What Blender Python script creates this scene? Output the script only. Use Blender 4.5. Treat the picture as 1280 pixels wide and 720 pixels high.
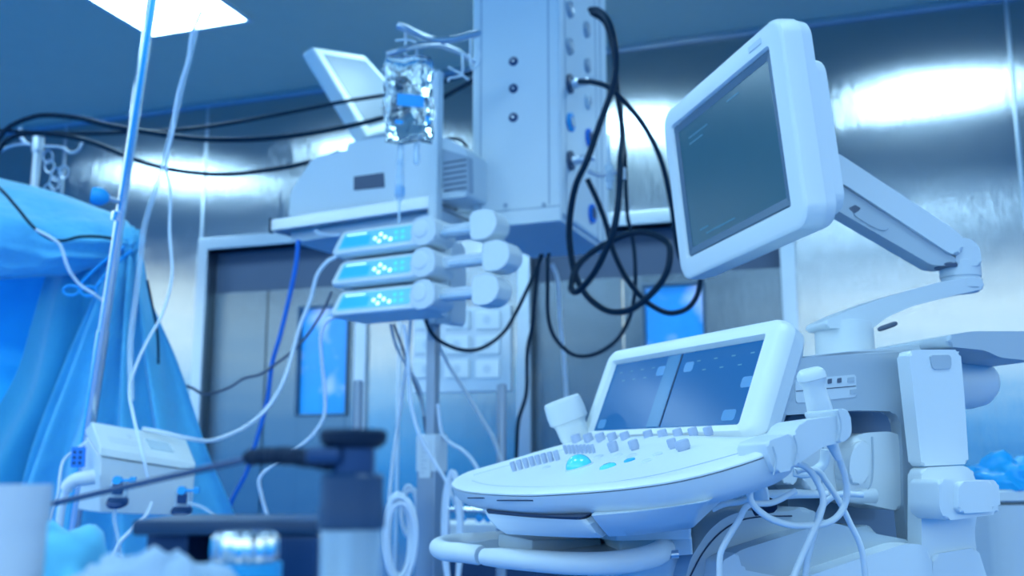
import bpy, bmesh, math, random
from mathutils import Vector, Matrix, noise
random.seed(7)
S = bpy.context.scene
for o in list(bpy.data.objects): bpy.data.objects.remove(o)
V = Vector
# ---------------------------------------------------------------- camera
PITCH = math.radians(10); FPX = 1300.0; CAM = V((0, 0, 1.05))
CF = V((0, math.cos(PITCH), math.sin(PITCH))); CU = V((0, -math.sin(PITCH), math.cos(PITCH))); CR = V((1, 0, 0))
cd = bpy.data.cameras.new('camera'); cam = bpy.data.objects.new('camera', cd); S.collection.objects.link(cam)
cam.location = CAM; cam.rotation_euler = (math.pi/2 + PITCH, 0, 0)
cd.sensor_width = 36; cd.lens = 36*FPX/1280; cd.clip_start = .02
cd.dof.use_dof = True; cd.dof.focus_distance = 1.06; cd.dof.aperture_fstop = 5.8
S.camera = cam
# ---------------------------------------------------------------- world and exposure
w = bpy.data.worlds.new('world'); S.world = w; w.use_nodes = True
nt = w.node_tree; bg = nt.nodes['Background']
tc = nt.nodes.new('ShaderNodeTexCoord'); sp = nt.nodes.new('ShaderNodeSeparateXYZ'); cr = nt.nodes.new('ShaderNodeValToRGB')
mr = nt.nodes.new('ShaderNodeMapRange'); mr.inputs[1].default_value = -1; mr.inputs[2].default_value = 1
nt.links.new(tc.outputs['Generated'], sp.inputs[0]); nt.links.new(sp.outputs[2], mr.inputs[0])
nt.links.new(mr.outputs[0], cr.inputs[0]); nt.links.new(cr.outputs[0], bg.inputs[0])
e = cr.color_ramp.elements
e[0].position = .30; e[0].color = (.006, .09, .42, 1)
e[1].position = .75; e[1].color = (.16, .36, .60, 1)
for p, c in ((.46, (.006, .12, .43, 1)), (.505, (.01, .24, .70, 1)), (.530, (.06, .38, .80, 1)), (.550, (.36, .65, .90, 1)), (.570, (.80, 1.0, 1.02, 1)), (.60, (.66, .92, 1.0, 1)), (.66, (.42, .70, .85, 1))):
    k = e.new(p); k.color = c
bg.inputs[1].default_value = 1.9
S.view_settings.view_transform = 'Standard'; S.view_settings.look = 'None'; S.view_settings.gamma = 1
S.view_settings.use_curve_mapping = False; S.view_settings.exposure = 0.27
LAMP = 19.0                      # radiance of the ceiling light panels
# ---------------------------------------------------------------- helpers
def ray(x, y):
    return CR*((x-640)/FPX) + CU*((360-y)/FPX) + CF
def W(x, y, d): return CAM + ray(x, y)*d            # pixel and real depth -> place in the room
def WP(pts, d=None):
    return [W(p[0], p[1], p[2] if len(p) > 2 else d) for p in pts]
class Fr:
    def __init__(s, o, X, Y=None, Z=None):
        s.o = V(o); s.X = V(X).normalized()
        if Z is None: Z = V((0, 0, 1))
        s.Z = V(Z).normalized(); s.Y = s.Z.cross(s.X).normalized() if Y is None else V(Y).normalized()
    def p(s, x, y, z=0): return s.o + s.X*x + s.Y*y + s.Z*z
    def loc(s, P):
        d = P - s.o; return V((d.dot(s.X), d.dot(s.Y), d.dot(s.Z)))
    def hit(s, px, py, z=0):                        # on the plane Z = z
        r = ray(px, py); t = (s.o + s.Z*z - CAM).dot(s.Z)/r.dot(s.Z)
        l = s.loc(CAM + r*t); return (l.x, l.y)
    def hits(s, pts, z=0): return [s.hit(p[0], p[1], z) for p in pts]
ORG = {}
def obj(name, bm, m, parent=None, smooth=40):
    me = bpy.data.meshes.new(name)
    if parent is None:
        xs = [v.co for v in bm.verts]
        mn = V([min(c[i] for c in xs) for i in range(3)]); mx = V([max(c[i] for c in xs) for i in range(3)])
        org = V(((mn.x+mx.x)/2, (mn.y+mx.y)/2, mn.z))
    else: org = ORG[parent.name]
    bmesh.ops.translate(bm, verts=bm.verts, vec=-org)
    bmesh.ops.recalc_face_normals(bm, faces=bm.faces)
    for f in bm.faces: f.smooth = True
    bm.to_mesh(me); bm.free()
    if smooth: me.set_sharp_from_angle(angle=math.radians(smooth))
    me.materials.append(m)
    o = bpy.data.objects.new(name, me); S.collection.objects.link(o)
    if smooth:
        wn = o.modifiers.new('normals', 'WEIGHTED_NORMAL'); wn.keep_sharp = True; wn.weight = 50
    if parent is None: o.location = org
    else: o.parent = parent
    ORG[o.name] = org
    return o
def tag(o, label, cat, group=None, kind=None):
    o['label'] = label
    if cat: o['category'] = cat
    if group: o['group'] = group
    if kind: o['kind'] = kind
    return o
def thing(name, label, cat, loc, group=None):
    o = bpy.data.objects.new(name, None); S.collection.objects.link(o); o.location = loc; o.empty_display_size = .05
    ORG[o.name] = V(loc); return tag(o, label, cat, group)
def struct(name, bm, m, label=None, parent=None, smooth=40):
    o = obj(name, bm, m, parent, smooth)
    if parent is None: o['kind'] = 'structure'
    if label: o['label'] = label
    return o
def nb(): return bmesh.new()
def bevel(bm, edges, wd, seg=3):
    if wd > 0: bmesh.ops.bevel(bm, geom=list(edges), offset=wd, segments=seg, profile=.5, affect='EDGES', clamp_overlap=True)
def prism(bm, fr, poly, z0, z1, bev=0, seg=3, both=True):
    n = len(poly)
    a = [bm.verts.new(fr.p(x, y, z0)) for x, y in poly]; b = [bm.verts.new(fr.p(x, y, z1)) for x, y in poly]
    f0 = bm.faces.new(a[::-1]); f1 = bm.faces.new(b)
    for i in range(n): bm.faces.new((a[i], a[(i+1) % n], b[(i+1) % n], b[i]))
    if bev:
        ed = list(f1.edges) + (list(f0.edges) if both else [])
        bevel(bm, ed, bev, seg)
    return bm
def rrect(x0, y0, x1, y1, r, n=5):
    out = []
    for cx, cy, a0 in ((x1-r, y1-r, 0), (x0+r, y1-r, 90), (x0+r, y0+r, 180), (x1-r, y0+r, 270)):
        for i in range(n+1):
            a = math.radians(a0 + 90*i/n); out.append((cx+r*math.cos(a), cy+r*math.sin(a)))
    return out
def round_poly(poly, r, n=4):
    out = []; m = len(poly)
    for i in range(m):
        p0, p, p1 = V(poly[i-1][:2]), V(poly[i][:2]), V(poly[(i+1) % m][:2])
        a, b = p0-p, p1-p; rr = min(r, a.length*.45, b.length*.45)
        A, B = p+a.normalized()*rr, p+b.normalized()*rr
        for k in range(n+1):
            t = k/n; q = A*(1-t)**2 + p*2*t*(1-t) + B*t*t; out.append((q.x, q.y))
    return out
def box(bm, fr, x0, x1, y0, y1, z0, z1, bev=0, seg=2):
    vs = [bm.verts.new(fr.p(x, y, z)) for z in (z0, z1) for y in (y0, y1) for x in (x0, x1)]
    fs = [bm.faces.new([vs[i] for i in q]) for q in ((0, 2, 3, 1), (4, 5, 7, 6), (0, 1, 5, 4), (2, 6, 7, 3), (0, 4, 6, 2), (1, 3, 7, 5))]
    if bev: bevel(bm, {e for f in fs for e in f.edges}, bev, seg)
    return bm
def hull(pts, faces, bev=0, seg=3):
    bm = nb(); v = [bm.verts.new(p) for p in pts]
    for f in faces: bm.faces.new([v[i] for i in f])
    if bev: bevel(bm, bm.edges, bev, seg)
    return bm
def lathe(bm, o, axis, prof, n=24, cap=True, sx=1.0):
    axis = V(axis).normalized(); t = V((0, 0, 1)) if abs(axis.z) < .9 else V((1, 0, 0))
    A = axis.cross(t).normalized(); B = axis.cross(A)
    rings = []
    for r, h in prof:
        rings.append([bm.verts.new(V(o)+axis*h+(A*math.cos(2*math.pi*i/n)*sx+B*math.sin(2*math.pi*i/n))*max(r, 1e-5)) for i in range(n)])
    for a, b in zip(rings, rings[1:]):
        for i in range(n): bm.faces.new((a[i], a[(i+1) % n], b[(i+1) % n], b[i]))
    if cap: bm.faces.new(rings[0][::-1]); bm.faces.new(rings[-1])
    return bm
def cyl(bm, a, b, r, n=20, r2=None):
    a, b = V(a), V(b); return lathe(bm, a, b-a, [(r, 0), (r if r2 is None else r2, (b-a).length)], n)
def smoothpath(P, k=6):
    P = [V(p) for p in P]
    if len(P) < 3: return P
    Q = [P[0]*2-P[1]] + P + [P[-1]*2-P[-2]]; out = []
    for i in range(1, len(Q)-2):
        for j in range(k):
            t = j/k; a, b, c, d = Q[i-1], Q[i], Q[i+1], Q[i+2]
            out.append(.5*((2*b)+(c-a)*t+(2*a-5*b+4*c-d)*t*t+(3*b-a-3*c+d)*t**3))
    out.append(P[-1]); return out
def tube(bm, P, r, n=10, k=6, smooth=True, flat=1.0):
    P = smoothpath(P, k) if smooth else [V(p) for p in P]
    T = (P[1]-P[0]).normalized(); A = T.orthogonal().normalized(); prev = None
    for i, p in enumerate(P):
        T2 = ((P[min(i+1, len(P)-1)]-P[max(i-1, 0)])).normalized()
        A = (A - T2*A.dot(T2)).normalized(); B = T2.cross(A)
        rr = r(i/(len(P)-1)) if callable(r) else r
        ring = [bm.verts.new(p+(A*math.cos(2*math.pi*j/n)*flat+B*math.sin(2*math.pi*j/n))*rr) for j in range(n)]
        if prev:
            for j in range(n): bm.faces.new((prev[j], prev[(j+1) % n], ring[(j+1) % n], ring[j]))
        else: bm.faces.new(ring[::-1])
        prev = ring
    bm.faces.new(prev); return bm
def loft(bm, rings, cap=True, closed=True):
    vr = [[bm.verts.new(p) for p in r] for r in rings]; n = len(vr[0])
    for a, b in zip(vr, vr[1:]):
        for i in range(n if closed else n-1): bm.faces.new((a[i], a[(i+1) % n], b[(i+1) % n], b[i]))
    if cap: bm.faces.new(vr[0][::-1]); bm.faces.new(vr[-1])
    return bm
def ball(bm, c, r, sc=(1, 1, 1), fr=None):
    g = bmesh.ops.create_uvsphere(bm, u_segments=20, v_segments=12, radius=1)
    for v in g['verts']:
        q = V((v.co.x*sc[0], v.co.y*sc[1], v.co.z*sc[2]))*r
        v.co = (fr.X*q.x+fr.Y*q.y+fr.Z*q.z if fr else q) + V(c)
    return bm
# ---------------------------------------------------------------- materials
MATS = {}
def mat(name, col, rough=.5, metal=0, emit=None, es=1, bump=None, alpha=1, trans=0, spec=.5, var=0, coat=0, sheen=0, ani=0, brush=None):
    m = bpy.data.materials.new(name); m.use_nodes = True; n = m.node_tree.nodes; l = m.node_tree.links
    b = n['Principled BSDF']; b.inputs['Base Color'].default_value = (*col, 1); b.inputs['Roughness'].default_value = rough
    b.inputs['Metallic'].default_value = metal; b.inputs['Specular IOR Level'].default_value = spec
    if emit: b.inputs['Emission Color'].default_value = (*emit, 1); b.inputs['Emission Strength'].default_value = es
    b.inputs['Alpha'].default_value = alpha; b.inputs['Transmission Weight'].default_value = trans
    b.inputs['Coat Weight'].default_value = coat; b.inputs['Sheen Weight'].default_value = sheen
    b.inputs['Anisotropic'].default_value = ani
    t = n.new('ShaderNodeTexCoord'); mp = n.new('ShaderNodeMapping'); l.new(t.outputs['Object'], mp.inputs[0])
    if var:
        x = n.new('ShaderNodeTexNoise'); x.inputs['Scale'].default_value = 9; x.inputs['Detail'].default_value = 4; l.new(mp.outputs[0], x.inputs[0])
        mx = n.new('ShaderNodeMix'); mx.data_type = 'RGBA'; mx.inputs[6].default_value = (*[c*(1-var) for c in col], 1)
        mx.inputs[7].default_value = (*[min(1, c*(1+var)) for c in col], 1); l.new(x.outputs[0], mx.inputs[0]); l.new(mx.outputs[2], b.inputs['Base Color'])
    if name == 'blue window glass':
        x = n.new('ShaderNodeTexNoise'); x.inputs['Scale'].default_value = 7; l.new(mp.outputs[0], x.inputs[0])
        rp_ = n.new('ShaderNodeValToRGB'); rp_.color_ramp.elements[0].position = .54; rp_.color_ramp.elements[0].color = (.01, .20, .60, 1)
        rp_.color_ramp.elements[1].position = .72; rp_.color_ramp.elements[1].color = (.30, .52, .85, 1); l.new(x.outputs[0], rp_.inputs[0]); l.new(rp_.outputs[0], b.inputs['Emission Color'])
    if bump:
        sc, st, dist, stretch = bump
        x = n.new('ShaderNodeTexNoise'); x.inputs['Scale'].default_value = sc; x.inputs['Detail'].default_value = 3
        mp2 = n.new('ShaderNodeMapping'); mp2.inputs['Scale'].default_value = stretch
        l.new(t.outputs['Object'], mp2.inputs[0]); l.new(mp2.outputs[0], x.inputs[0])
        bp = n.new('ShaderNodeBump'); bp.inputs['Strength'].default_value = st; bp.inputs['Distance'].default_value = dist
        l.new(x.outputs[0], bp.inputs['Height']); l.new(bp.outputs[0], b.inputs['Normal'])
        if brush:
            y = n.new('ShaderNodeTexNoise'); y.inputs['Scale'].default_value = brush[0]; y.inputs['Detail'].default_value = 1
            mp3 = n.new('ShaderNodeMapping'); mp3.inputs['Scale'].default_value = (1, 1, .01); l.new(t.outputs['Object'], mp3.inputs[0]); l.new(mp3.outputs[0], y.inputs[0])
            b2 = n.new('ShaderNodeBump'); b2.inputs['Strength'].default_value = 1; b2.inputs['Distance'].default_value = brush[1]
            l.new(y.outputs[0], b2.inputs['Height']); l.new(bp.outputs[0], b2.inputs['Normal']); l.new(b2.outputs[0], b.inputs['Normal'])
    return m
M = dict(
    steel_wall=mat('brushed steel wall', (.46, .48, .50), .15, 1, bump=(1, 1, .005, (.35, .35, 1.6)), brush=(700, .00045)),
    steel_door=mat('brushed steel door', (.22, .26, .30), .2, 1, bump=(1, 1, .005, (.4, .4, 1.6)), brush=(700, .00045)),
    steel_trim=mat('steel trim', (.62, .66, .70), .3, 1, var=.05),
    chrome=mat('polished chrome', (.80, .83, .86), .12, 1, var=.02),
    satin=mat('satin aluminium', (.66, .70, .75), .35, 1, var=.04),
    ceiling=mat('matt ceiling', (.78, .76, .58), .8, var=.03),
    floor=mat('blue resin floor', (.012, .20, .58), .35, var=.06),
    lamp=mat('lit diffuser', (.9, .95, 1), .5, emit=(.47, .79, 1.0), es=LAMP),
    white=mat('white instrument plastic', (.82, .85, .83), .38, var=.02, bump=(900, .08, .0005, (1, 1, 1))),
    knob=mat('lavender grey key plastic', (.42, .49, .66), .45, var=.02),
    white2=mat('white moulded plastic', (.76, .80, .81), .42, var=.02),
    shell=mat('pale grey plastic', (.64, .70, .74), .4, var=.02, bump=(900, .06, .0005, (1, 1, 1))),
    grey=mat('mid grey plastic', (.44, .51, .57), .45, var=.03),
    dgrey=mat('dark grey plastic', (.08, .11, .17), .45, var=.05),
    steelgrey=mat('dull grey panel', (.20, .25, .30), .35, var=.03),
    post=mat('brushed post metal', (.34, .40, .48), .38, 1, var=.04),
    recess=mat('shaded recess plastic', (.20, .28, .38), .5, var=.04),  # body grey darkened for the connector bay, recess shade put into the colour
    seam=mat('dark seam', (.03, .05, .10), .7, var=.05),
    powder=mat('powder coated white metal', (.80, .84, .84), .42, var=.02),
    black=mat('black rubber', (.003, .018, .05), .6, spec=.2, var=.1),
    cable=mat('black cable rubber', (.004, .022, .045), .45, spec=.2, var=.1),
    navy=mat('navy plastic', (.004, .045, .13), .4, var=.15),
    navy2=mat('dark blue anodised metal', (.006, .05, .16), .35, metal=.3, var=.1),
    glassdark=mat('monitor glass', (.012, .055, .09), .22, spec=.3, emit=(.008, .045, .08), es=1, var=.1),
    glasstouch=mat('touch screen glass', (.010, .06, .16), .2, spec=.14, emit=(.004, .06, .19), es=1, var=.1),
    glassmid=mat('screen centre bar', (.02, .12, .25), .25, emit=(.006, .06, .16), es=1, var=.1),
    bezel=mat('dark screen surround', (.08, .15, .22), .4, var=.05),
    icon=mat('lit screen icon', (.05, .16, .30), .4, emit=(.02, .10, .26), es=1, var=.1),
    icon2=mat('faint screen text', (.05, .2, .3), .4, emit=(.012, .06, .10), es=1, var=.1),
    aqua=mat('aqua trackball', (.10, .72, .85), .2, coat=.6, var=.02),
    blue=mat('blue plastic', (.01, .22, .75), .35, var=.05),
    cyan=mat('cyan plastic', (.02, .42, .85), .4, var=.05),
    label=mat('blue printed label', (.01, .42, .90), .5, var=.03),
    drape=mat('light blue drape cloth', (.12, .56, .82), .75, sheen=.3, var=.10, bump=(11, .8, .02, (1, 1, 1))),
    drape2=mat('teal drape cloth', (.03, .33, .55), .8, sheen=.2, var=.12, bump=(40, .4, .004, (1, 1, 1))),
    drape3=mat('bright blue under sheet', (.006, .42, .86), .8, var=.08, bump=(10, .5, .01, (1, 1, 1))),
    bag=mat('blue plastic bag', (.02, .46, .92), .35, var=.1, bump=(30, .6, .01, (1, 1, 1))),
    clear=mat('clear plastic bag film', (.85, .95, 1.0), .06, trans=1, spec=.6, bump=(22, 1, .012, (1, 1, .5))),
    fluid=mat('clear tubing', (.80, .90, .97), .2, alpha=.38, spec=.6, var=.02),
    tubing=mat('white tubing', (.78, .85, .92), .35, var=.02),
    bluetube=mat('blue cable sheath', (.01, .20, .75), .4, var=.05),
    lcd=mat('lit pump panel', (.1, .4, .6), .4, emit=(.12, .48, .90), es=.48, var=.1),
    lcd2=mat('lit pump display', (.02, .3, .5), .3, emit=(.02, .36, .85), es=.62, var=.1),
    led=mat('lit white key', (.8, .9, 1), .4, emit=(.5, .9, 1), es=1.6),
    ledc=mat('lit blue key', (.1, .5, .9), .4, emit=(.03, .45, 1), es=.9),
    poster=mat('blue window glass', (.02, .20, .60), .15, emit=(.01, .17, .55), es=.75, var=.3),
    gauze=mat('white gauze', (.42, .55, .70), .8, var=.05, bump=(60, .6, .004, (1, 1, 1))),
    glassjar=mat('ribbed glass', (.65, .8, .92), .12, trans=.5, spec=.8, var=.05),
    ceramic=mat('pale cup', (.60, .66, .76), .5, var=.03),
    clearhard=mat('clear hard plastic', (.7, .85, .95), .1, alpha=.5, spec=.8, var=.02),
)
# =============================================================== the setting
WD = V((.944, -.329, 0)).normalized(); WN = V((.329, .944, 0)).normalized()     # along the wall, and away from the room
wall = Fr(V((-.235, 4.595, 0)), WD, V((0, 0, 1)), -WN)                           # x along, y up, z towards the room
CZ = 2.9
# openings read off the wall plane
dA0 = wall.hit(258, 400)[0]; dA1 = wall.hit(446, 400)[0]; dAt = wall.hit(350, 306)[1]
dB0 = wall.hit(664, 400)[0]; dB1 = wall.hit(979, 400)[0]; dBt = wall.hit(900, 274)[1]
bm = nb()
segs = [(-6, dA0, 0, CZ), (dA0, dA1, dAt, CZ), (dA1, dB0, 0, CZ), (dB0, dB1, dBt, CZ), (dB1, 5, 0, CZ)]
for a, b, c, d in segs: box(bm, wall, a, b, c, d, -.12, 0)
struct('wall_back', bm, M['steel_wall'], 'brushed steel panelled operating room wall')
bm = nb(); box(bm, Fr((0, 0, CZ), (1, 0, 0)), -6, 6, -2.6, 8, 0, .1); struct('ceiling', bm, M['ceiling'], 'blue grey ceiling')
bm = nb(); box(bm, Fr((0, 0, 0), (1, 0, 0)), -6, 6, -6, 8, -.1, 0); struct('floor', bm, M['floor'], 'blue resin floor')
for i, (a, c, d) in enumerate([(wall.hit(257, 200)[0], dAt, CZ), (wall.hit(80, 200)[0], 0, CZ), (wall.hit(1266, 100)[0], 0, CZ), (wall.hit(664, 200)[0], dBt, CZ), (wall.hit(498, 500)[0], 0, CZ)]):
    bm = nb(); box(bm, wall, a-.008, a+.008, c, d, -.002, .004, .002); struct('trim_%d' % (i+1), bm, M['steel_trim'], 'narrow vertical joint strip on the steel wall')
bm = nb(); box(bm, wall, -6, 5, CZ-.025, CZ, 0, .02, .004); struct('trim_6', bm, M['steel_trim'], 'slim cornice strip where wall meets ceiling')
def door(n, x0, x1, top, seamx, win, lab):
    bm = nb(); t = .06
    box(bm, wall, x0-t, x0, 0, top+t, -.10, .02, .004); box(bm, wall, x1, x1+t, 0, top+t, -.10, .02, .004); box(bm, wall, x0, x1, top, top+t, -.10, .02, .004)
    d = struct('door_%d' % n, bm, M['steel_trim'], lab)
    bm = nb(); band = .21
    box(bm, wall, x0, x1, top-band, top, -.11, -.07, 0); obj('door_head_band', bm, M['dgrey'], d)  # dark band across the opening, under the door head
    w0, w1, wy0, wy1 = win
    for a, b in ((x0, seamx-.004), (seamx+.004, x1)):
        bm = nb()
        if a < w0 < b:
            box(bm, wall, a, w0, 0, top-band, -.10, -.055, .003); box(bm, wall, w1, b, 0, top-band, -.10, -.055, .003)
            box(bm, wall, w0, w1, 0, wy0, -.10, -.055, 0); box(bm, wall, w0, w1, wy1, top-band, -.10, -.055, 0)
        else: box(bm, wall, a, b, 0, top-band, -.10, -.055, .003)
        lf = obj('door_leaf', bm, M['steel_door'], d)
        if a < w0 < b:
            bm = nb(); box(bm, wall, w0, w1, wy0, wy1, -.09, -.075); obj('window_pane', bm, M['poster'], lf)
            bm = nb(); f = .012
            for q in ((w0-f, w0, wy0-f, wy1+f), (w1, w1+f, wy0-f, wy1+f), (w0, w1, wy0-f, wy0), (w0, w1, wy1, wy1+f)): box(bm, wall, *q, -.09, -.045, .002)
            obj('window_frame', bm, M['bezel'], lf)
wa = wall.hits([(379, 387), (434, 517)], -.075); wb = wall.hits([(807, 360), (882, 470)], -.075)
door(1, dA0, dA1, dAt, wall.hit(326, 400)[0], (wa[0][0], wa[1][0], wa[1][1], wa[0][1]), 'dark steel double door with narrow blue window, left of the pumps')
door(2, dB0, dB1, dBt, wall.hit(775, 400)[0], (wb[0][0], wb[1][0], wb[1][1], wb[0][1]), 'steel door with blue window behind the hanging monitor')
# socket panel
c0 = wall.hit(519, 388); c1 = wall.hit(640, 489)
tp = thing('socket_panel', 'steel wall panel with three rows of white sockets behind the pump pole', 'socket panel', wall.p((c0[0]+c1[0])/2, c1[1], .0))
bm = nb(); box(bm, wall, c0[0], c1[0], c1[1], c0[1], .0, .015, .003); obj('back_plate', bm, M['steel_trim'], tp)
for r, y in enumerate((401, 432, 462)):
    for cx in (536, 574, 612):
        a = wall.hit(cx-15, y-11); b = wall.hit(cx+15, y+11)
        bm = nb(); box(bm, wall, a[0], b[0], b[1], a[1], .015, .03, .005); s = obj('socket_plate', bm, M['powder'], tp)
        bm = nb(); lathe(bm, wall.p((a[0]+b[0])/2, (a[1]+b[1])/2, .031), wall.Z, [(.019, 0), (.019, .002), (.016, .001)], 16); obj('socket_face', bm, M['shell'], s)
# ceiling light panels: one row above the wall, two further rows over the room behind
def ceiling_light(c, label, grp):
    fr = Fr((c[0], c[1], CZ), WD); h = .235
    t = thing('ceiling_light', label, 'ceiling light', (c[0], c[1], CZ-.012), grp)
    bm = nb()
    for q in ((-h-.02, -h, -h-.02, h+.02), (h, h+.02, -h-.02, h+.02), (-h, h, -h-.02, -h), (-h, h, h, h+.02)): box(bm, fr, *q, -.012, -.001, .002)
    obj('frame', bm, M['powder'], t)
    bm = nb(); box(bm, fr, -h, h, -h, h, -.008, -.002); obj('diffuser', bm, M['lamp'], t)
C1 = V((-1.36, 4.02, 0)) + (-WN)*.12
row = [('left-hand', -1.45), ('', 0), ('middle', 1.45), ('right-hand', 2.95)]
for nm, s in row:
    c = C1 + WD*s
    lab = 'square lit ceiling panel above the left chrome drip pole' if s == 0 else 'lit ceiling panel of the wall row mirrored in the %s steel' % nm
    ceiling_light(c, lab, None)
for r in (2.6, 5.0):
    for s in (-1.45, 0, 1.45, 2.95):
        ceiling_light(C1 + WD*s - WN*r, 'square ceiling panel, %s in the %s row behind the viewer' % ({-1.45: 'first from the left', 0: 'second from the left', 1.45: 'third from the left', 2.95: 'rightmost'}[s], 'nearer' if r < 3 else 'farther'), 'ceiling lights behind the viewer')
# =============================================================== ultrasound machine
K = .85
UX = V((.3, -.954, 0)).normalized()            # operator's left-to-right, towards the viewer
UN = V((-.954, -.3, 0)).normalized()           # towards the operator
UC = CAM + (V((.235, 1.62, 1.12))-CAM)*K
us = thing('ultrasound_machine', 'large white ultrasound machine with tilted monitor on arm and sloping control panel', 'ultrasound machine', (UC.x+.25, UC.y+.05, 0))
# --- monitor
def quad_frame(c, d0):
    r = [ray(*p) for p in c]
    A = Matrix((-r[1], r[2], -r[3])).transposed(); s = A.inverted() @ (-r[0])
    d = [d0/s[0], d0, d0*s[1]/s[0], d0*s[2]/s[0]]
    P = [CAM + r[i]*d[i] for i in range(4)]
    X = ((P[1]-P[0])+(P[2]-P[3]))/2; Y = ((P[0]-P[3])+(P[1]-P[2]))/2; cen = sum(P, V())/4
    Wd, H = X.length, Y.length; X.normalize(); Y = (Y-X*Y.dot(X)).normalized()
    return Fr(cen, X, Y, X.cross(Y)), Wd, H
mf, MW, MH = quad_frame([(828, 142), (977, 10), (1006, 283), (848, 355)], 1.35)
def scaled(poly, s): return [(x*s, y*s) for x, y in poly]
bm = nb(); out = rrect(-MW/2, -MH/2, MW/2, MH/2, .028, 6)
sx0, sx1, sy0, sy1 = -MW/2+.036, MW/2-.040, -MH/2+.036, MH/2-.034
def ringpts(fr, poly, z): return [fr.p(x, y, z) for x, y in poly]
def inset(x0, y0, x1, y1, r, z, fr): return ringpts(fr, rrect(x0, y0, x1, y1, r, 6), z)
rings = [inset(sx0, sy0, sx1, sy1, .004, -.006, mf), inset(sx0-.003, sy0-.003, sx1+.003, sy1+.003, .006, -.001, mf), inset(-MW/2+.008, -MH/2+.008, MW/2-.008, MH/2-.008, .024, 0, mf),
         inset(-MW/2+.002, -MH/2+.002, MW/2-.002, MH/2-.002, .028, -.004, mf), inset(-MW/2, -MH/2, MW/2, MH/2, .03, -.012, mf), inset(-MW/2, -MH/2, MW/2, MH/2, .03, -.030, mf)]
loft(bm, rings, cap=False)
mon = obj('monitor', bm, M['white'], us); mon['label'] = 'white framed flat monitor head'
bm = nb(); loft(bm, [inset(-MW/2+.001, -MH/2+.001, MW/2-.001, MH/2-.001, .03, -.0305, mf), inset(-MW/2+.003, -MH/2+.003, MW/2-.003, MH/2-.003, .03, -.046, mf), inset(-MW/2+.016, -MH/2+.016, MW/2-.016, MH/2-.016, .03, -.052, mf)])
obj('back_cover', bm, M['white2'], mon)
bm = nb(); loft(bm, [inset(-MW/2+.04, -MH/2+.018, MW/2-.006, MH/2-.055, .025, -.047, mf), inset(-MW/2+.045, -MH/2+.020, MW/2-.007, MH/2-.058, .025, -.062, mf), inset(-MW/2+.055, -MH/2+.035, MW/2-.016, MH/2-.07, .025, -.068, mf)])
obj('rear_housing', bm, M['white2'], mon)
bm = nb(); loft(bm, [inset(sx0, sy0, sx1, sy1, .004, -.007, mf), inset(sx0+.002, sy0+.002, sx1-.002, sy1-.002, .003, -.004, mf), inset(sx0+.014, sy0+.013, sx1-.014, sy1-.013, .002, -.006, mf)], cap=False)
obj('screen_surround', bm, M['bezel'], mon)
bm = nb(); box(bm, mf, sx0+.013, sx1-.013, sy0+.012, sy1-.012, -.012, -.0065); obj('screen', bm, M['glassdark'], mon)
for x0, x1, y in ((-.12, -.05, .075), (-.12, -.07, .065), (.02, .06, .085), (-.10, .0, -.085), (-.12, -.10, -.098), (-.12, -.09, -.075)):
    bm = nb(); box(bm, mf, x0, x1, y, y+.0015, -.0066, -.0060); obj('screen_text', bm, M['icon2'], mon)
bm = nb(); box(bm, mf, .115, .150, MH/2-.022, MH/2-.014, -.0005, .0006); obj('name_badge', bm, M['shell'], mon)
# --- monitor arm
J0 = W(1040, 222, 1.50); J1 = W(1197, 322, 1.46); bw = Fr(J0, (J1-J0), None, V((0, 0, 1)))
def armframe(a, b, upv=V((0, 0, 1))):
    X = (b-a).normalized(); Y = upv.cross(X).normalized(); Z = X.cross(Y); return Fr(a, X, Y, Z), (b-a).length
fa, L = armframe(J0, J1)
side = Fr(fa.o, fa.X, fa.Z, fa.Y*-1)            # x along, y up, z towards the viewer
def armpart(name, fr, pts, z0, z1, m, parent, rnd=.006, bev=.004):
    bm = nb(); prism(bm, fr, round_poly(fr.hits(pts, z1), rnd), z0, z1, bev, 3); return obj(name, bm, m, parent)
arm = armpart('upper_arm', side, [(1027, 203), (1033, 193), (1041, 189), (1052, 194), (1198, 290), (1205, 301), (1204, 313), (1196, 319), (1186, 316), (1052, 228), (1036, 224), (1028, 214)], -.030, .026, M['shell'], us, .010, .005)
armpart('arm_under_cover', side, [(1028, 226), (1050, 230), (1190, 320), (1196, 322), (1193, 331), (1177, 332), (1164, 331), (1100, 294), (1031, 254)], -.024, .020, M['grey'], arm, .004, .004)
armpart('grip_recess', side, [(1061, 260), (1069, 256), (1076, 260), (1070, 268)], .010, .0208, M['dgrey'], arm, .001, 0)
armpart('lever', side, [(1066, 268), (1076, 262), (1106, 278), (1112, 286), (1104, 289), (1088, 282)], .010, .022, M['grey'], arm, .004, .001)
# neck joint behind the screen
bm = nb(); hb = mf.p(0.0, -.0, -.07); tube(bm, [mf.p(.07, -.02, -.055), mf.p(.08, -.02, -.085), J0 + fa.X*.0], lambda t: .028-.006*t, 16, 4); obj('tilt_joint', bm, M['dgrey'], us)
# elbow
e0 = W(1207, 305, 1.46); e1 = W(1207, 362, 1.46)
bm = nb(); zz_ = (W(1202, 328, 1.46)-e1).z; lathe(bm, W(1202, 362, 1.46), V((0, 0, 1)), [(.022, -.004), (.0275, .0), (.0280, .012), (.0255, .013), (.0255, .016), (.0275, .017), (.0275, zz_), (.020, zz_+.004)], 32); ej = obj('elbow_joint', bm, M['shell'], us)
armpart('elbow_block', side, [(1196, 296), (1212, 298), (1222, 303), (1226, 314), (1228, 332), (1194, 332)], -.024, .018, M['shell'], ej, .006, .005)
bm = nb(); lathe(bm, W(1183, 332, 1.455), V((0, 0, 1)), [(.016, -.004), (.017, .0), (.012, .006)], 20); obj('pivot_cap', bm, M['dgrey'], us)
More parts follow.
